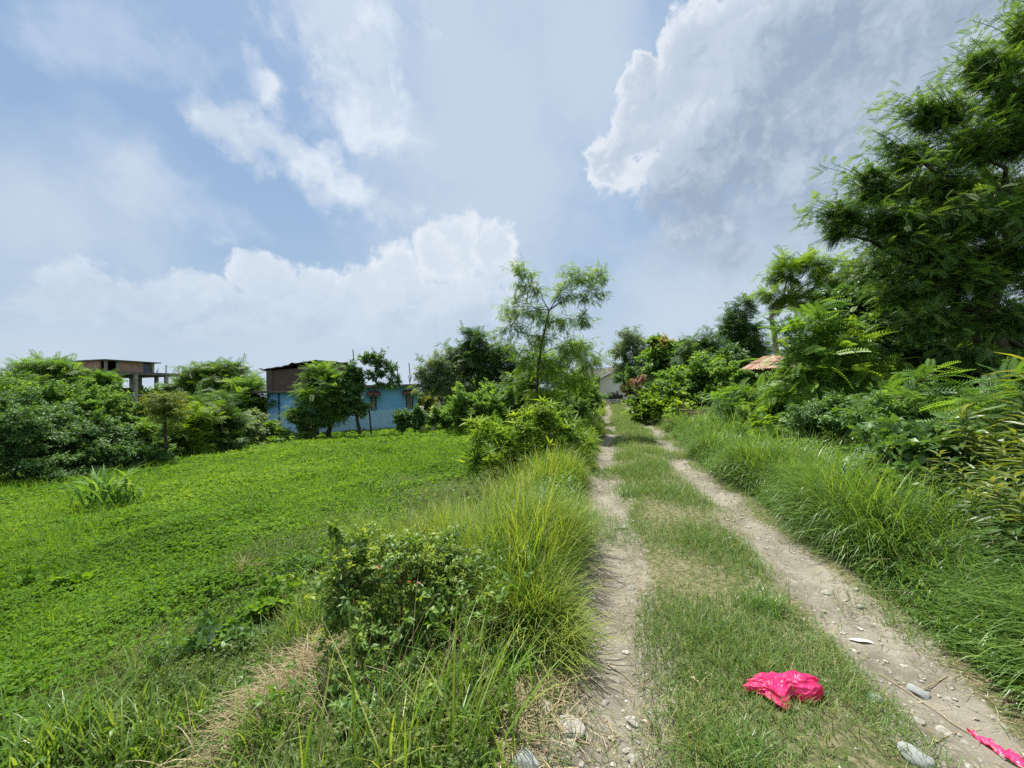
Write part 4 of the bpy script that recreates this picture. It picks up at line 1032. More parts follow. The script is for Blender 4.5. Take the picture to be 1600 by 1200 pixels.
M['leaf_rust'] = leaf_mat('rusty_leaves', (.04, .055, .02), (.07, .06, .025), (.11, .07, .03))
tr('red_leaved_shrub', 'shrub with reddish brown leaves below the pink blossom by the cart', 'shrub', (994, 30), [(992, 612, 30, 16, 14), (1000, 622, 30, 18, 12)], 'leaf_rust', 'sprig', .3, 520, seed=44, trunk_r=.04, tint=(.2, .15), stempart='stem', leafpart='foliage')
m_ = leaf_mat('pink_petals', (.22, .11, .09), (.32, .18, .15), (.42, .27, .23), .3); M['petals'] = m_
tr('blossom_bush', 'bush covered in pale pink blossom beside the far cart', 'bush', (1000, 31), [(994, 597, 31, 9, 6), (1003, 592, 31, 7, 5)], 'petals', 'trio', .15, 420, seed=45, trunk_r=.05, stempart='stem', leafpart='blossom')
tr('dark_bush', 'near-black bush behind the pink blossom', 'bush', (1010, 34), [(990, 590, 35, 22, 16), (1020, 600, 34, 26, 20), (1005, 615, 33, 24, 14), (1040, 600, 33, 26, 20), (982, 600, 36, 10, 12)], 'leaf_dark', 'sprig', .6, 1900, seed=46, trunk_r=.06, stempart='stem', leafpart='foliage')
tr('verge_bush', 'dark leafy bush behind the tall young leucaena', 'bush', (1290, 13), [(1275, 560, 13, 40, 34), (1310, 560, 13, 54, 40), (1360, 590, 12.5, 50, 34), (1250, 608, 13, 36, 26), (1300, 610, 12, 60, 26)], 'leaf_dark', 'sprig', .24, 3600, seed=47, trunk_r=.06, group=GB, stempart='stem', leafpart='foliage')
LE = 'young leucaena shrubs on the right'
tr('leucaena_shrub', 'tall young leucaena with bright arching fronds, highest of the right shrubs', 'shrub', (1275, 9.6), [(1270, 510, 9.6, 44, 26), (1300, 540, 9.4, 50, 36), (1258, 555, 9.8, 36, 32), (1228, 518, 10, 18, 20), (1330, 585, 9.2, 50, 38), (1275, 595, 9.4, 60, 40), (1242, 605, 9.8, 34, 28)], 'leaf_mid', 'fern', .50, 900, seed=51, trunk_r=.045, group=LE, bark='stem_green', droop=.25, tint=(.58, .18), hi=.4, stempart='stem', up0=.4)
tr('leucaena_shrub', 'low spreading leucaena in front of the rusty shed', 'shrub', (1180, 11.5), [(1165, 615, 11.8, 40, 16), (1155, 634, 11.6, 34, 18), (1190, 635, 11.0, 56, 28), (1235, 640, 10.4, 46, 26), (1168, 655, 11, 34, 14)], 'leaf_mid', 'fern', .46, 900, seed=52, trunk_r=.035, group=LE, bark='stem_green', droop=.1, tint=(.5, .18), hi=.35, stempart='stem')
tr('leucaena_shrub', 'small leucaena with pale outstretched fronds under the big dark tree', 'shrub', (1430, 6.4), [(1445, 596, 6.4, 42, 22), (1410, 625, 6.3, 50, 22), (1470, 630, 6.2, 40, 24)], 'leaf_mid', 'fern', .36, 130, seed=53, trunk_r=.02, group=LE, bark='stem_green', droop=.05, tint=(.62, .15), stempart='stem')
tr('leucaena_shrub', 'leucaena with fern-like yellow-green fronds at the right edge', 'shrub', (1600, 4.6), [(1560, 632, 4.6, 50, 18), (1610, 612, 4.5, 40, 30), (1530, 660, 4.7, 40, 18)], 'leaf_mid', 'fern', .30, 110, seed=54, trunk_r=.015, group=LE, bark='stem_green', droop=.12, tint=(.5, .15), stempart='stem')
tr('weedy_shrub', 'brownish weedy shrub with seed heads behind the verge grass', 'shrub', (1320, 7.2), [(1300, 645, 7.3, 50, 26), (1350, 655, 7.0, 50, 26), (1270, 660, 7.6, 36, 18)], 'leaf_dark', 'sprig_narrow', .17, 2000, seed=55, trunk_r=.02, tint=(.6, .2), bark='stem_brown', stempart='stem', leafpart='foliage')
tr('weedy_shrub', 'dark green shrub in the shade between leucaena and bean-leaved bush', 'shrub', (1400, 6.2), [(1390, 650, 6.2, 60, 30), (1450, 655, 6.0, 60, 30), (1520, 640, 6.2, 60, 34), (1580, 650, 6.2, 60, 40)], 'leaf_mid', 'sprig_narrow', .19, 2600, seed=56, trunk_r=.02, tint=(.35, .15), bark='stem_green', stempart='stem', leafpart='foliage')
tr('papaya_seedling', 'pale yellowish seedling with spreading lobed leaves in the verge grass', 'seedling', (1200, 8.4), [(1195, 662, 8.4, 34, 10), (1195, 668, 8.4, 20, 12)], 'leaf_bright', 'lobed', .30, 26, seed=57, trunk_r=.015, tint=(.6, .12), bark='stem_green', twigs=8, stempart='stem', leafpart='foliage')
tr('bean_bush', 'dense bush with dull three-part leaves between verge grass and tall weeds', 'bush', (1430, 4.3), [(1400, 715, 4.4, 56, 40), (1455, 700, 4.3, 56, 40), (1385, 765, 4.2, 46, 36), (1450, 765, 4.1, 66, 44), (1510, 740, 4.2, 56, 46), (1430, 680, 4.6, 60, 22)], 'leaf_broad', 'trio', .155, 1700, seed=58, trunk_r=.012, tint=(.42, .14), bark='stem_green', stempart='stem', leafpart='foliage', droop=.0)
tr('broad_leaved_plant', 'plant with large pale lobed leaves at the right edge above the grass', 'plant', (1590, 2.9), [(1585, 850, 2.9, 34, 44), (1610, 900, 2.8, 40, 44), (1560, 890, 2.9, 22, 22)], 'leaf_broad', 'lobed', .17, 60, seed=59, trunk_r=.01, tint=(.62, .14), bark='stem_green', twigs=10, stempart='stem', leafpart='foliage', droop=.3)


# --- tall weeds with yellow tops
def weed_proto(h, seed, nl=44, ll=.27):
    r = np.random.default_rng(seed)
    root = thing('tall_weed', (0, 0, 0), 'weed', 'weed', 'tall yellow-topped weeds on the right')
    mb = MB(); st = curve_pts((0, 0, -.05), (r.normal(0, .06), r.normal(0, .06), h), 0, 9, r, .012); mb.tube(st, np.linspace(.009, .004, 9), 5)
    lv = MB(); br = [st]
    for k in range(4):
        z = .35 + .13 * k; a = r.uniform(0, 6.28); p0 = st[int(z * 8)]; e = p0 + np.array([math.cos(a) * .16, math.sin(a) * .16, .26 * h * (1.1 - z)]); b = curve_pts(p0, e, -.02, 5, r, .005); mb.tube(b, np.linspace(.005, .003, 5), 4); br.append(b)
    for i, b in enumerate(br):
        m = nl if i == 0 else nl // 3
        t = np.linspace(.22 if i == 0 else .4, 1, m) ** .85; k = len(b) - 1
        pos = np.stack([np.interp(t * k, np.arange(k + 1), b[:, j]) for j in range(3)], 1)
        an = np.arange(m) * 2.399 + r.uniform(0, 6); el = -.1 + .9 * t ** 3 + r.normal(0, .15, m)
        fw = np.stack([np.cos(an) * np.cos(el), np.sin(an) * np.cos(el), np.sin(el)], 1)
        top = pos[:, 2] / h
        lv.scatter(TM['leaf_long'], pos, fw, np.tile([0, 0, 1.0], (m, 1)) + r.normal(0, .2, (m, 3)), ll * (1.15 - .5 * t ** 2) * r.uniform(.75, 1.1, m), .30 + .58 * np.clip((top - .55) / .45, 0, 1) ** 1.5 + .1 * r.normal(0, 1, m))
    mb.build('stem', M['stem_green'], root, True); lv.build('foliage', M['leaf_weed'], root)
    return root


def weeds():
    protos = [weed_proto(1.0, s) for s in (61, 62, 63)]
    used = [False] * 3
    spec = [(1520, 645, 3.9, 'bronze-topped weed standing tallest just above the bean-leaved bush'), (1462, 735, 3.6, 'weed with drooping red-veined leaves in front of the bean-leaved bush'),
            (1585, 575, 3.9, 'spiky pale weed at the right edge, reaching up against the dark trunk')]
    many = [(1565, 680, 3.5), (1600, 650, 3.5), (1590, 725, 2.9), (1545, 735, 3.1), (1575, 765, 2.7), (1525, 765, 3.1), (1605, 780, 2.5), (1550, 800, 2.7), (1500, 690, 3.8), (1620, 690, 3.2), (1590, 820, 2.5), (1640, 650, 3.4), (1650, 740, 2.8), (1520, 815, 2.9),
            (1495, 770, 3.3), (1470, 790, 3.3), (1580, 700, 3.2), (1535, 700, 3.5), (1560, 755, 2.9), (1600, 745, 2.7), (1510, 735, 3.4), (1615, 840, 2.4), (1480, 710, 3.8), (1570, 640, 3.9), (1550, 665, 3.8)]
    r = random.Random(6)
    for i, (px, py, d, *lab) in enumerate(spec + many):
        lab = lab[0] if lab else 'leafy weed with yellowing top in the crowded stand along the right edge'
        b = gbase(px, d); h = P(px, py, d)[2] - b[2]; k = i % 3
        if not used[k]:
            o = protos[k]; used[k] = True; o.location = b; o.rotation_euler = (0, 0, r.uniform(0, 6)); o.scale = (h,) * 3; o['label'] = lab
        else: copy_thing(protos[k], b, lab, r.uniform(0, 6), h)


weeds()

# --- middle: the thin leucaena tree and what stands round it
b_ = gbase(838, 13.5)
tree('leucaena_tree', 'slender open leucaena tree forking high above the track side', 'tree', b_,
     [pc(*c) for c in [(905, 430, 13.5, 32, 20), (935, 434, 13.5, 22, 18), (920, 462, 13.5, 28, 16), (880, 460, 13.5, 26, 18), (815, 428, 13.5, 20, 18), (828, 450, 13.5, 26, 20), (800, 480, 13.5, 24, 18), (835, 485, 13.5, 26, 20), (868, 500, 13.5, 30, 20),
                       (905, 500, 13.5, 26, 18), (800, 515, 13.3, 26, 20), (845, 530, 13.5, 30, 22), (890, 540, 13.5, 34, 24), (920, 565, 13.7, 26, 20), (860, 575, 13.3, 36, 26), (815, 560, 13.3, 26, 22), (900, 595, 13.7, 34, 24), (850, 615, 13.3, 32, 22)]],
     M['leaf_bright'], 'spray', .19, 10500, [b_ - (0, 0, .1), P(838, 620, 13.5), P(841, 575, 13.5), P(848, 530, 13.5), P(858, 485, 13.5)], .05, 'bark', None, 71, .25, 30, tint=(.5, .17), out=.5)
tr('feathery_tree', 'lower feathery tree standing close behind the slender leucaena', 'tree', (880, 19), [(850, 570, 19, 36, 26), (895, 560, 19, 36, 26), (870, 600, 19, 50, 30), (900, 600, 19, 24, 24), (820, 600, 19, 36, 30)], 'leaf_mid', 'frond', .40, 2800, seed=72, trunk_r=.09)
tr('round_crowned_tree', 'dark dense tree with layered crown left of the slender leucaena', 'tree', (745, 28), [(742, 530, 28, 24, 14), (725, 552, 28, 34, 16), (765, 550, 28, 36, 18), (745, 572, 28, 46, 20), (710, 580, 28, 26, 16), (790, 575, 28, 34, 24), (770, 600, 28, 44, 22)], 'leaf_dark', 'frond', .60, 5200, seed=73, trunk_r=.2)
tr('silvery_tree', 'small grey-green loose-leaved tree beside the dark dense crown', 'tree', (690, 27), [(682, 575, 27, 22, 18), (665, 590, 27, 18, 14), (700, 590, 27, 26, 22), (680, 605, 27, 28, 16), (715, 612, 27, 26, 18)], 'leaf_grey', 'sprig_thin', .55, 3000, seed=74, trunk_r=.1)
HB = 'hedge bushes at the far side of the field'
for i, (px, d, cl, mt, lab) in enumerate([
        (650, 23, [(634, 656, 23, 16, 13), (652, 654, 23, 12, 13)], 'leaf_dark', 'dark low bush covering the right corner of the blue house'),
        (695, 24, [(690, 652, 24, 22, 12), (715, 645, 24, 20, 16)], 'leaf_mid', 'mid green bush between the white posts and the hedge'),
        (745, 22, [(740, 635, 22, 36, 24), (765, 628, 22, 28, 24), (725, 650, 22, 30, 16)], 'leaf_mid', 'leafy bush under the dark dense tree at the field edge'),
        (795, 20, [(790, 635, 20, 36, 26), (815, 640, 20, 30, 24)], 'leaf_mid', 'leafy bush left of the slender leucaena trunk'),
        (905, 15, [(895, 640, 15, 30, 28), (915, 620, 15.5, 26, 28), (905, 665, 14.5, 30, 18)], 'leaf_mid', 'leafy bush right of the slender trunk, touching the track'),
        (930, 27, [(910, 606, 27, 18, 14), (918, 622, 26, 14, 12)], 'leaf_dark', 'far dark bush where the left rut disappears')]):
    tr('hedge_bush', lab, 'bush', (px, d), cl, mt, 'sprig', .0125 * d, 2300, seed=80 + i, trunk_r=.05, group=HB, stempart='stem', leafpart='foliage', tint=(.5, .17))
tr('clipped_hedge', 'low yellow-green hedge behind the white posts', 'hedge', (666, 33), [(660, 630, 33, 14, 8), (675, 629, 33, 14, 9), (668, 636, 33, 20, 8)], 'leaf_yellow', 'sprig', .4, 500, seed=90, trunk_r=.03, tint=(.4, .15), stempart='stem', leafpart='foliage')
tr('oleander_bush', 'bright yellow-green bush with narrow upright leaves on the bank', 'bush', (822, 8.2),
   [(850, 662, 8.3, 40, 26), (880, 690, 8.1, 36, 32), (815, 690, 8.1, 38, 30), (765, 692, 8.2, 30, 26), (750, 715, 8.0, 24, 22), (850, 715, 8.0, 46, 34), (795, 725, 7.9, 36, 26), (900, 720, 8.0, 22, 26)], 'leaf_bright', 'whorl', .25, 900, seed=91, trunk_r=.03, droop=-1.3, tint=(.62, .18), hi=.45, bark='stem_green', stempart='stem', leafpart='foliage')

# --- in front of the blue house
tr('feathery_tree', 'bright feathery tree in front of the brick room of the blue house', 'tree', (518, 24.5), [(500, 588, 24.5, 24, 16), (520, 592, 24.3, 20, 18), (490, 612, 24.5, 19, 17), (508, 622, 24, 30, 22), (470, 638, 24.3, 20, 12), (490, 648, 24, 24, 10), (522, 640, 24, 20, 16)], 'leaf_mid', 'frond', .46, 4200, seed=92, trunk_r=.13, trunk=[P(514, 682, 24.5), P(518, 660, 24.4), P(512, 630, 24.3)], tint=(.5, .17))
tr('mango_tree', 'dark broad-leaved tree against the middle of the blue wall', 'tree', (548, 24), [(466, 650, 23.6, 13, 8), (478, 658, 23.6, 20, 9), (505, 655, 23.6, 16, 9), (550, 588, 24, 14, 16), (552, 612, 24, 17, 16), (540, 636, 24, 20, 12), (562, 636, 24, 10, 12), (536, 605, 24, 14, 14)], 'leaf_dark', 'sprig', .32, 4200, seed=93, trunk_r=.1, trunk=[P(562, 678, 24), P(557, 650, 24), P(550, 630, 24)])
tr('loose_tree', 'loose thin tree showing sky between leaves above the blue house roof', 'tree', (590, 24.5), [(572, 562, 24.5, 12, 9), (592, 562, 24.5, 18, 12), (609, 576, 24.5, 11, 14), (588, 585, 24.5, 20, 10), (602, 600, 24.3, 17, 6), (617, 592, 24.4, 8, 10)], 'leaf_dark', 'sprig', .28, 900, seed=94, trunk_r=.05, tint=(.45, .15), trunk=[P(580, 680, 24.5), P(577, 640, 24.5), P(588, 600, 24.5)])

# --- thicket on the left
TB = 'thicket bushes left of the field'
thick = [(20, 13.2, [(10, 690, 13.2, 60, 50), (50, 670, 13.5, 50, 44), (30, 735, 13, 60, 36)], 'leaf_dark', 'sprig', 'dark glossy bush in the lower left corner of the thicket'),
         (95, 14.5, [(95, 700, 14.5, 50, 44), (110, 735, 14, 44, 26), (75, 655, 14.8, 40, 34)], 'leaf_dark', 'sprig', 'dark bush second from the left along the field edge'),
         (165, 15.6, [(160, 690, 15.5, 44, 40), (185, 715, 15, 44, 28), (140, 720, 15, 36, 26)], 'leaf_dark', 'sprig', 'dark bush behind the maize clump'),
         (225, 17, [(215, 690, 17, 38, 34), (235, 705, 16.6, 36, 22)], 'leaf_mid', 'sprig', 'bush at the foot of the slender yellowish tree, on its left side'),
         (295, 18.5, [(295, 670, 18.5, 34, 34), (285, 700, 18, 34, 20)], 'leaf_bright', 'frond', 'bright feathery bush right of the slender yellowish tree'),
         (345, 20.5, [(345, 668, 20.5, 30, 36), (350, 695, 20, 28, 16)], 'leaf_dark', 'frond', 'dark feathery bush between the bright bush and the blue house'),
         (395, 23, [(390, 680, 23, 26, 18), (405, 670, 23.5, 20, 24), (410, 690, 22.5, 20, 10)], 'leaf_grey', 'sprig', 'pale bush hiding the left corner of the blue house'),
         (440, 23, [(440, 688, 23, 24, 8), (465, 685, 23, 22, 8), (430, 680, 23.2, 12, 14)], 'leaf_mid', 'sprig', 'low weedy bush along the foot of the blue wall'),
         (30, 18, [(15, 630, 18, 60, 30), (60, 625, 18, 50, 30), (0, 660, 17.5, 60, 30)], 'leaf_mid', 'sprig', 'mid green bush behind the dark corner bush'),
         (115, 19.5, [(105, 630, 19.5, 50, 28), (150, 640, 19.5, 46, 28), (130, 660, 19, 50, 26)], 'leaf_mid', 'sprig', 'mid green bush below the concrete building, left half'),
         (205, 21, [(200, 652, 21, 40, 18), (235, 662, 20.5, 34, 18), (180, 668, 20, 34, 22)], 'leaf_mid', 'sprig', 'mid green bush below the concrete building, right half'),
         (385, 27, [(380, 610, 27, 26, 20), (395, 640, 27, 26, 28), (360, 635, 26, 34, 26)], 'leaf_mid', 'frond', 'tall feathery bush touching the left eave of the blue house'),
         (290, 24, [(295, 640, 24, 28, 14), (275, 652, 23, 26, 16), (320, 640, 24, 26, 18)], 'leaf_feather', 'frond', 'feathery bush behind the slender yellowish tree')]
for i, (px, d, cl, mt, tmn, lab) in enumerate(thick):
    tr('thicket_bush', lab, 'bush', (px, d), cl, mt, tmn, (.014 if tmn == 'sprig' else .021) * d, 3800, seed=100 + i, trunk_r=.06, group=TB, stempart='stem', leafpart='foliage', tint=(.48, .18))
tr('feathery_tree', 'feathery tree topping the thicket left of the concrete building', 'tree', (70, 26), [(65, 580, 26, 46, 16), (90, 575, 26, 24, 12), (40, 595, 26, 40, 18), (85, 600, 26, 50, 18), (15, 600, 26, 20, 14)], 'leaf_mid', 'frond', .56, 3800, seed=121, trunk_r=.12)
tr('feathery_tree', 'small feathery tree covering the lower left of the concrete building', 'tree', (150, 27), [(135, 597, 27, 26, 9), (162, 594, 27, 14, 9), (150, 612, 27, 30, 9)], 'leaf_mid', 'frond', .56, 1900, seed=122, trunk_r=.12)
tr('feathery_tree', 'large airy feathery tree between concrete building and blue house', 'tree', (335, 29), [(325, 588, 29, 40, 16), (350, 580, 29, 30, 14), (308, 606, 29, 22, 14), (282, 603, 29, 14, 9), (340, 605, 29, 46, 20), (370, 595, 29, 24, 16)], 'leaf_feather', 'frond', .62, 4600, seed=123, trunk_r=.14, tint=(.55, .17))
tr('slender_tree', 'slender young tree with a yellow-green crown on a bare dark stem', 'tree', (262, 16.5), [(255, 625, 16.5, 22, 14), (262, 645, 16.5, 24, 16), (250, 640, 16.5, 18, 16), (268, 628, 16.5, 14, 12)], 'leaf_yellow', 'sprig_thin', .36, 800, seed=124, trunk_r=.07, trunk=[P(262, 728, 16.5), P(259, 690, 16.5), P(257, 650, 16.5)], tint=(.28, .14))


# --- far wood closing the horizon
def far_wood():
    r = np.random.default_rng(14); mb = MB(); n = 26000
    a = r.uniform(-1.15, 1.15, n); d = r.uniform(95, 150, n); x = d * np.sin(a); y = d * np.cos(a)
    h = 3.2 + 2.2 * np.sin(a * 13) * np.sin(a * 31 + 1) + 1.2 * np.sin(a * 57); z = H(x, y) + np.maximum(h, 1.5) * r.random(n) ** .7 * 1.1
    mb.scatter(TM['sprig'], np.stack([x, y, z], 1), r.normal(0, 1, (n, 3)), r.normal(0, 1, (n, 3)) + [0, 0, 1], 1.7, .5 + .16 * r.normal(0, 1, n))
    tag(mb.build('distant_wood', M['leaf_mid']), 'far belt of trees closing the view behind the fields', 'wood', kind='stuff')


far_wood()
# ================================================================== plants on the field and the bank
def maize(name, label, px, d, n, L, W, seed, group=None, scale_tint=.45, spread=.08):
    r = np.random.default_rng(seed); b = gbase(px, d)
    root = thing(name, b, label, 'maize' if name == 'maize_clump' else 'tuft', group)
    mb = MB(); k = r.uniform(0, 6.28, n); p = np.stack([r.normal(0, spread, n), r.normal(0, spread, n), r.uniform(0, .25 * L, n)], 1)
    mb.blades(p, k, L * r.uniform(.55, 1.1, n), W * r.uniform(.7, 1.2, n), r.uniform(.1, .5, n), r.uniform(.7, 2.0, n), scale_tint + .15 * r.normal(0, 1, n), 7, .25)
    mb.build('leaves', M['corn'], root)
    for i in range(3):
        st = MB(); st.tube([(p[i][0], p[i][1], -.05), (p[i][0] * 1.2, p[i][1] * 1.2, .45 * L)], [.014, .007], 5)
        st.build('stalk', M['stem_green'], root)


MZ = 'maize plants in the field'
maize('maize_clump', 'large clump of young maize with broad arching leaves in the left field', 168, 9.3, 48, 1.2, .07, 130, MZ, .6, .24)
maize('maize_clump', 'smaller darker leafy clump touching the right side of the big maize clump', 205, 9.4, 26, .62, .05, 131, MZ, .3, .16)
maize('maize_clump', 'thin maize plant standing alone right of the big maize clump', 290, 10.5, 11, .62, .035, 132, MZ, .5, .14)
maize('maize_clump', 'sparse maize plant in the middle of the field, below the blue house', 430, 12.0, 9, .55, .035, 133, MZ, .5, .12)
maize('maize_clump', 'small maize plant near the far edge of the field', 520, 16.0, 9, .6, .04, 134, MZ, .6, .12)
maize('maize_clump', 'tall thin maize plant near the bank in the right part of the field', 592, 8.6, 12, .62, .035, 135, MZ, .55, .12)


def tuft(label, px, py, n, L, W, mat, seed, cur=(.4, 1.7), lean=(.0, .5), spread=.07, tint=.45, head=None, group='grass tussocks'):
    r = np.random.default_rng(seed); b = G(px, py); mb = MB()
    a = r.uniform(0, 6.28, n) if head is None else r.normal(head, 1.0, n)
    p = np.stack([r.normal(0, spread, n), r.normal(0, spread, n), np.full(n, -.02)], 1)
    mb.blades(p, a, L * r.uniform(.5, 1.1, n), W * r.uniform(.7, 1.3, n), r.uniform(*lean, n), r.uniform(*cur, n), tint + .17 * r.normal(0, 1, n) + .3 * (r.random(n) < .08), 6, .25)
    o = tag(mb.build('grass_tussock', M[mat]), label, 'grass tussock', group); o.location = b; return o


tuft('big arching yellow-green tussock hanging over the left rut', 835, 985, 900, .62, .0055, 'grass_tall', 140, (.6, 2.0), (.0, .55), .10, .55)
tuft('straw-tipped tussock drooping onto the left rut in the shade', 868, 1020, 380, .46, .005, 'grass_tall', 141, (.9, 2.2), (.1, .7), .07, .72, -.4)
tuft('upright dense tussock behind the dark-leaved weed bush', 760, 900, 800, .75, .0055, 'grass_tall', 142, (.3, 1.5), (.0, .45), .14, .5)
tuft('tall pale tussock on the bank between weed bush and narrow-leaved bush', 700, 850, 700, .85, .006, 'grass_tall', 143, (.2, 1.4), (.0, .4), .18, .6)
tuft('long-bladed tussock at the bank edge beside the upper left rut', 880, 850, 700, .7, .006, 'grass_tall', 144, (.5, 1.8), (.0, .5), .14, .48)
tuft('green tussock leaning on the left side of the dark weed bush', 520, 960, 420, .55, .006, 'grass_tall', 155, (.3, 1.6), (.0, .5), .16, .42)
tuft('long green tussock pushing up through the right side of the dark weed bush', 705, 980, 520, .62, .006, 'grass_tall', 156, (.3, 1.6), (.0, .5), .14, .45)
tuft('pale tussock right behind the dark weed bush', 640, 870, 420, .80, .006, 'grass_tall', 157, (.3, 1.4), (.0, .45), .18, .6)
tuft('tall sunlit tussock on the bank just right of and behind the dark weed bush', 745, 870, 620, .85, .006, 'grass_tall', 159, (.3, 1.5), (.0, .45), .2, .6)
tuft('tall sunlit tussock on the bank below the narrow-leaved bush', 800, 830, 620, .85, .0065, 'grass_tall', 160, (.3, 1.5), (.0, .45), .22, .56)
tuft('pale tussock standing between the dark weed bush and the open field', 570, 850, 320, .7, .006, 'grass_tall', 161, (.3, 1.5), (.0, .5), .2, .55)
tuft('thin grass tussock poking out in front of the dark weed bush', 620, 1030, 160, .40, .006, 'grass_verge', 158, (.3, 1.6), (.0, .6), .12, .5)
tuft('broad-bladed deep green tussock in the bottom left corner', 90, 1180, 260, .42, .013, 'grass_verge', 145, (.1, 1.2), (.0, .4), .16, .62)
tuft('broad-bladed tussock at the bottom edge left of the straw', 250, 1170, 240, .40, .011, 'grass_tall', 146, (.2, 1.4), (.0, .5), .15, .4)
tuft('green tussock growing through the lodged straw', 430, 1170, 240, .42, .009, 'grass_tall', 147, (.4, 1.7), (.1, .6), .12, .42)
tuft('fine tussock behind the lodged straw', 480, 1000, 320, .46, .006, 'grass_tall', 148, (.3, 1.5), (.0, .5), .14, .45)
tuft('lone bright tussock in the near part of the field', 95, 985, 220, .34, .007, 'leaf_field', 149, (.2, 1.3), (.0, .5), .10, .6)
tuft('dark green tussock on the median above the pink bag', 1195, 955, 420, .20, .005, 'grass_verge', 150, (.3, 1.5), (.0, .7), .09, .40)
tuft('small tussock standing in the far left rut', 985, 775, 260, .24, .006, 'grass_verge', 151, (.3, 1.3), (.0, .8), .12, .42)
tuft('pale wispy tussock on the median at the bottom edge', 1110, 1160, 260, .20, .004, 'grass_track', 152, (.3, 1.5), (.0, .8), .10, .62)
tuft('deep green tussock at the bottom edge of the median, right part', 1160, 1195, 300, .18, .0045, 'grass_verge', 153, (.3, 1.5), (.0, .7), .08, .48)
tuft('yellowing tussock with bent brown stalks at the near edge of the field', 385, 905, 90, .42, .008, 'straw', 154, (.3, 1.9), (.0, .5), .06, .4)

for i, (px, py, n_, lab) in enumerate([(515, 1030, 200, 'dried straw tussock leaning over just left of the dark weed bush'), (470, 1085, 240, 'dried straw tussock in the middle of the straw heap on the bank'),
                                     (425, 1125, 220, 'dried straw tussock, lower left of the straw heap'), (385, 1180, 180, 'dried straw tussock at the bottom edge of the photo'), (540, 1090, 110, 'thin dried straw tussock, lower right of the straw heap')]):
    tuft(lab, px, py, n_, .42, .0045, 'straw', 190 + i, (.8, 2.2), (.1, .9), .10, .45, 3.9, 'dried straw tussocks on the bank')

# --- the dark weed bush and low weeds of the bank
tr('weed_bush', 'dark leafy weed bush with a few red leaves in the middle of the bank', 'bush', (625, 2.75),
   [(528, 840, 2.85, 14, 26), (570, 880, 2.85, 46, 34), (630, 865, 2.95, 54, 26), (690, 875, 2.9, 50, 30), (560, 920, 2.7, 50, 46), (630, 910, 2.75, 56, 50), (700, 920, 2.75, 50, 50), (590, 985, 2.6, 50, 40), (660, 995, 2.6, 56, 40), (730, 960, 2.75, 36, 40), (530, 960, 2.75, 30, 34)],
   'leaf_bush', 'sprig', .080, 2300, seed=160, trunk_r=.012, bark='stem_brown', stempart='stem', leafpart='foliage', tint=(.52, .22), hi=.4, droop=-.1, out=1.0)


def red_leaves():
    p = [o for o in bpy.data.objects if o.name.startswith('weed_bush')][0]; r = np.random.default_rng(3); mb = MB()
    for (px, py, n) in ((640, 905, 6), (605, 895, 4)):
        c = P(px, py, 2.48); k = c + r.normal(0, .03, (n, 3)); n = max(2, n // 2); k = k[:n]; mb.scatter(TM['leaf'], k, r.normal(0, 1, (n, 3)), r.normal(0, .5, (n, 3)) + [0, 0, 1], .04, .25 + .3 * r.normal(0, 1, n))
    mb.build('red_leaf', M['leaf_red'], p, False, np.array(p.location))['label'] = 'reddish dying leaves inside the bush'


red_leaves()
LW = 'low weeds at the foot of the bank'
lows = [(600, 1110, 1.95, 44, 30, 'leaf_broad', 'sprig', .075, 130, 'low weed with pale oval leaves right of the lodged straw'),
        (560, 1160, 1.80, 40, 26, 'leaf_broad', 'sprig', .07, 110, 'low oval-leaved weed at the bottom edge right of the straw'),
        (690, 1120, 1.9, 40, 22, 'leaf_bush', 'sprig', .065, 110, 'small bushy weed between the straw and the left rut'),
        (650, 1060, 2.15, 24, 22, 'leaf_broad', 'rosette', .10, 22, 'seedling with pale pointed leaves below the dark weed bush'),
        (745, 1075, 2.1, 26, 20, 'leaf_bright', 'sprig_narrow', .09, 40, 'bright narrow-leaved seedling at the lower edge of the bank'),
        (800, 1050, 2.25, 36, 22, 'leaf_mid', 'sprig', .06, 110, 'green weed beside the dusty edge of the left rut'),
        (340, 1015, 3.6, 44, 18, 'leaf_broad', 'sprig_round', .13, 90, 'round-leaved creeper patch on the mown strip'),
        (420, 960, 4.2, 60, 22, 'leaf_field', 'sprig_round', .13, 170, 'bright creeper patch at the near field margin'),
        (250, 1040, 3.2, 36, 18, 'leaf_mid', 'sprig', .08, 110, 'dark weed patch left of the round-leaved creeper'),
        (480, 900, 4.6, 40, 20, 'leaf_mid', 'sprig', .09, 170, 'dark clover-like patch left of the weed bush'),
        (60, 930, 5.2, 60, 18, 'leaf_field', 'sprig_round', .17, 120, 'broad-leaved weed patch at the left edge of the field'),
        (1490, 940, 2.9, 44, 20, 'leaf_broad', 'sprig', .07, 130, 'leafy weed growing through the verge grass on the right'),
        (1420, 860, 3.5, 40, 22, 'leaf_mid', 'sprig', .08, 120, 'leafy weed in the verge grass below the bean-leaved bush'),
        (1480, 850, 3.4, 22, 16, 'leaf_bright', 'whorl', .10, 14, 'bright young whorled weed at the front of the tall weeds'),
        (1560, 1010, 2.6, 50, 24, 'leaf_mid', 'sprig', .075, 130, 'leafy weed near the right edge above the bottom rut')]
for i, (px, py, d, rx, ry, mt, tmn, s, n, lab) in enumerate(lows):
    g = G(px, py); dd = float((g - CAM) @ _f); k = dd / FPX
    tree('low_weed', lab, 'weed', g, [(g + np.array([0, 0, ry * k * .9]), (rx * k, rx * k * .8, ry * k)), (g + np.array([rx * k * .5, .05, ry * k * .6]), (rx * k * .7, rx * k * .6, ry * k * .7))], M[mt], TM and tmn, s, n, seed=170 + i, trunk_r=.005, bark='stem_green', group=LW, stempart='stem', leafpart='foliage', droop=.0, tint=(.5, .17), twigs=8)


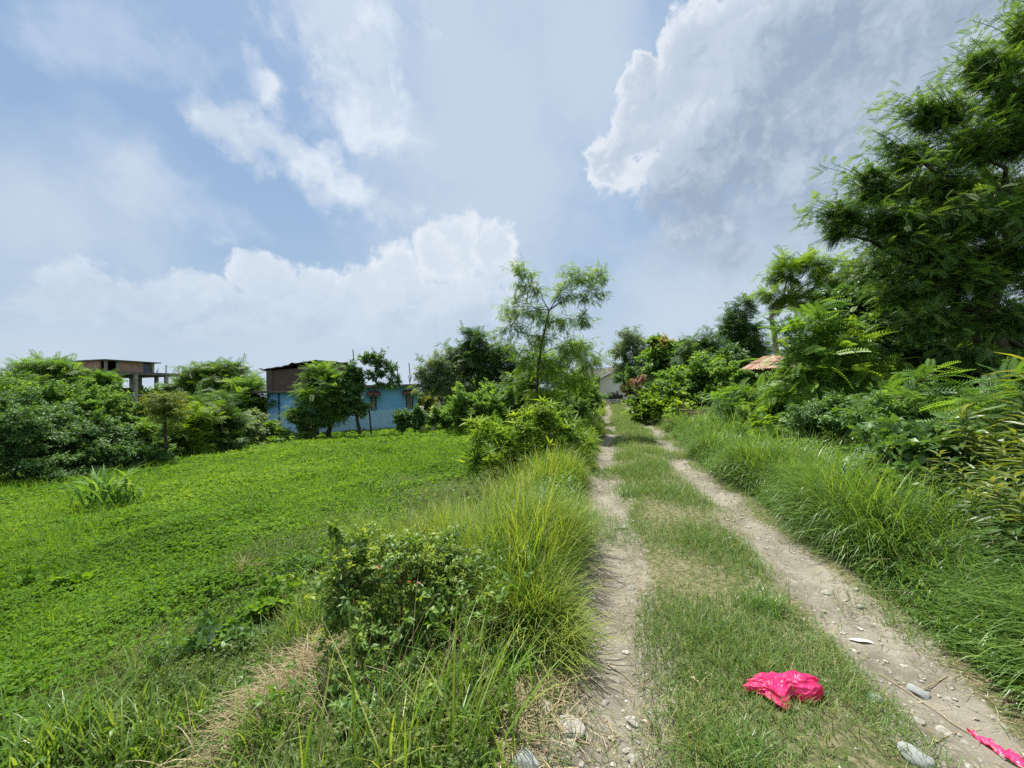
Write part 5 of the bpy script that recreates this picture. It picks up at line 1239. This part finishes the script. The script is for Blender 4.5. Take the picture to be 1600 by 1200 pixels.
# ================================================================== litter
def pink_plastic():
    m, b = new_mat('pink_plastic'); o = obj_coord(); n = noise(o, 14, 4, .6)
    setin(b.inputs['Base Color'], mixc(smooth(n, .35, .7), (.72, .016, .15), (.80, .075, .25))); b.inputs['Roughness'].default_value = .34; b.inputs['Specular IOR Level'].default_value = .4
    w1 = noise(o, 22, 3, .5, dist=1.6, ntype='RIDGED_MULTIFRACTAL'); bump(b, w1, .55, .012)
    t = V.nt.nodes.new('ShaderNodeBsdfTranslucent'); t.inputs[0].default_value = (.9, .05, .22, 1); mx = V.nt.nodes.new('ShaderNodeMixShader'); mx.inputs[0].default_value = .42
    V.nt.links.new(b.outputs[0], mx.inputs[1]); V.nt.links.new(t.outputs[0], mx.inputs[2]); V.nt.links.new(mx.outputs[0], V.nt.nodes['Material Output'].inputs[0])
    return m


def litter():
    import bmesh
    pm = pink_plastic(); r = np.random.default_rng(8)
    c = G(1230, 1092)
    bm = bmesh.new(); bmesh.ops.create_icosphere(bm, subdivisions=6, radius=1); v = np.array([w.co[:] for w in bm.verts]); t = [[w.index for w in f.verts] for f in bm.faces]; bm.free()
    x = v[:, 0]
    crease = np.zeros(len(v))
    for i in range(22):
        k = r.normal(0, 1, 3); k /= np.linalg.norm(k); f_ = r.uniform(3, 11); ph = r.uniform(0, 6)
        s_ = np.sin(v @ k * f_ + ph + 1.3 * np.sin(v @ np.roll(k, 1) * 2.7 + i)); crease += (1 - np.abs(s_)) ** 2.2 * (1.6 / f_)
    crease = (crease - crease.mean()) / crease.std()
    fine = np.zeros(len(v))
    for i in range(14):
        k = r.normal(0, 1, 3); k /= np.linalg.norm(k); fine += (1 - np.abs(np.sin(v @ k * r.uniform(12, 22) + 2.2 * np.sin(v @ np.roll(k, 2) * 5 + i)))) ** 3
    fine = (fine - fine.mean()) / fine.std()
    v2 = v * (1 + .06 * crease + .010 * fine)[:, None]
    hz = np.interp(x, [-1, -.75, -.35, .05, .4, .75, 1], [.55, .62, .60, .62, .85, 1.15, .85]); hy = np.interp(x, [-1, -.75, -.3, .1, .5, 1], [.5, .7, .85, .8, .9, .8])
    v2 = v2 * np.stack([np.full(len(v), .18), .085 * hy, .078 * hz], 1)
    flap = np.exp(-((x + .28) / .2) ** 2) * np.clip(-v[:, 1], 0, 1); v2[:, 1] -= .055 * flap; v2[:, 2] -= .02 * flap
    notch = np.exp(-((x - .12) / .16) ** 2) * np.clip(-v[:, 1], 0, 1); v2[:, 1] += .035 * notch
    v2[:, 2] = np.where(v2[:, 2] < -.035, -.035 + (v2[:, 2] + .035) * .15, v2[:, 2])
    mb = MB(); mb.add(v2, None, t); o = tag(mb.build('plastic_bag', pm, None, True), 'crumpled bright pink plastic bag lying on the grassy median', 'plastic bag'); o.location = c + np.array([0, .03, .034]); o.rotation_euler = (0, 0, -.06)
    # strip of the same plastic
    a = G(1512, 1148); b = G(1640, 1225); n = 26; ts = np.linspace(0, 1, n); p = a + (b - a) * ts[:, None]; sd_ = np.array([-(b - a)[1], (b - a)[0], 0]); sd_ /= np.linalg.norm(sd_)
    w = np.interp(ts, [0, .1, .4, .7, 1], [.003, .012, .024, .03, .026]); v = []; q = []
    for i in range(n):
        for j in range(5):
            h = .012 + .010 * math.sin(j * 2.1 + i * .9) + .006 * math.sin(i * 2.3 + j); pt = p[i] + sd_ * w[i] * (j / 2 - 1); v.append((pt[0], pt[1], float(TZ(pt[0], pt[1])) + h))
        if i: q += [[5 * i - 5 + j, 5 * i - 4 + j, 5 * i + 1 + j, 5 * i + j] for j in range(4)]
    mb = MB(); mb.add(v, q); o = tag(mb.build('plastic_strip', pm, None, True, a), 'twisted strip of bright pink plastic in the bottom right corner', 'plastic strip')
    so_ = o.modifiers.new('thickness', 'SOLIDIFY'); so_.thickness = .0015
    # twine
    pts = [G(*k) for k in ((1372, 1057), (1420, 1085), (1465, 1118), (1510, 1148), (1560, 1180), (1640, 1235))]; P_ = []
    for i in range(len(pts) - 1):
        for k in np.linspace(0, 1, 8, endpoint=False): P_.append(pts[i] + (pts[i + 1] - pts[i]) * k)
    P_ = np.array(P_); P_[:, 2] = TZ(P_[:, 0], P_[:, 1]) + .009 + .004 * np.sin(np.arange(len(P_)) * .9); P_[:, 0] += .006 * np.sin(np.arange(len(P_)) * .5)
    mb = MB(); mb.tube(P_, .0028, 5, .85); tag(mb.build('twine', M['straw'], None, True, P_[0]), 'long pale dry stalk like twine running along the right rut to the pink strip', 'twine')
    # paper
    a = G(1344, 1006); v = []; q = []
    sh = [(k_[0] * .8, k_[1] * .8) for k_ in [(-.085, .012), (-.03, .034), (.005, .022), (.06, -.004), (.082, -.036), (.03, -.026), (-.02, -.006)]]
    mbp = MB(); vv = [(x_, y_, .016 + .004 * math.sin(x_ * 60)) for x_, y_ in sh] + [(0, .004, .026)]
    mbp.add(vv, None, [[i, (i + 1) % 7, 7] for i in range(7)][::-1])
    m, b_ = new_mat('white_paper'); setin(b_.inputs['Base Color'], mixc(noise(obj_coord(), 30, 3), (.80, .80, .79), (.72, .72, .72))); b_.inputs['Roughness'].default_value = .6
    o = tag(mbp.build('paper_scrap', m), 'torn white paper scrap lying in the right rut', 'paper'); o.location = a + np.array([0, 0, .006]); so_ = o.modifiers.new('thickness', 'SOLIDIFY'); so_.thickness = .001
    # leaves fallen on the median
    for px, py, lab in ((1083, 1065, 'curled yellow leaf lying left of the pale leaf on the median'), (1106, 1060, 'pale cream dry leaf lying left of the pink bag')):
        g = MB(); tm = TM['leaf']; g.scatter(tm, np.zeros((1, 3)), np.array([[1., -.5 if px > 1100 else -1.2, .1]]), np.array([[.2, 0, 1.]]), .055, .85)
        o = tag(g.build('fallen_leaf', M['straw']), lab, 'leaf'); o.location = G(px, py) + np.array([-.02, 0, .03])
    # twigs
    tw = [((948, 1042), (974, 1058), (992, 1076), 'thin twig lying slantwise in the left rut above the small white pebble'), ((950, 1135), (962, 1160), (945, 1178), 'bent straw stalk in the left rut, below the white pebbles'), ((956, 1175), (962, 1200), (966, 1230), 'straw stalk cut off by the bottom edge in the left rut'),
          ((936, 1122), (944, 1135), (950, 1130), 'short forked twig right of the white cracked stone'), ((1440, 1082), (1462, 1072), (1482, 1060), 'dry twig lying across the right rut under the verge grass'), ((1462, 1165), (1480, 1156), (1498, 1148), 'short stick crossing the twine near the pink strip'), ((880, 1150), (905, 1165), (930, 1168), 'brown twig below the white cracked stone')]
    for a, b, c_, lab in tw:
        p = np.array([G(*a), G(*b), G(*c_)]); p[:, 2] = TZ(p[:, 0], p[:, 1]) + .008; mb = MB(); tt = np.linspace(0, 2, 9); mb.tube(np.stack([np.interp(tt, [0, 1, 2], p[:, k]) for k in range(3)], 1), np.linspace(.0034, .0018, 9), 5, .55)
        tag(mb.build('dry_twig', M['straw'], None, True, p[0]), lab, 'twig', 'dry twigs on the track')


def brushwood():
    r = np.random.default_rng(12); b = gbase(1098, 14.0)
    for i in range(26):
        a = r.normal(0, .35); L = r.uniform(.5, 1.3); up = i > 21
        c = np.array([r.normal(0, .45), r.normal(0, .25), .14 + .50 * r.random()])
        d = np.array([math.cos(a), math.sin(a), r.normal(0, .12)]) if not up else np.array([r.normal(-.3, .3), r.normal(0, .2), .9])
        if up: c[2] = .6; c[0] -= .35; L *= .8
        mb = MB(); mb.tube(curve_pts(c - d * L / 2, c + d * L / 2, 0, 6, r, .03), np.linspace(.028, .014, 6), 5, .5)
        o = tag(mb.build('dry_stick', M['bark_pale'], None, True), 'upright dry stick poking out of the brushwood heap' if up else 'bare dry stick lying in the brushwood heap beside the right verge', 'stick', 'sticks of the brushwood heap'); o.location = b


litter(); brushwood()
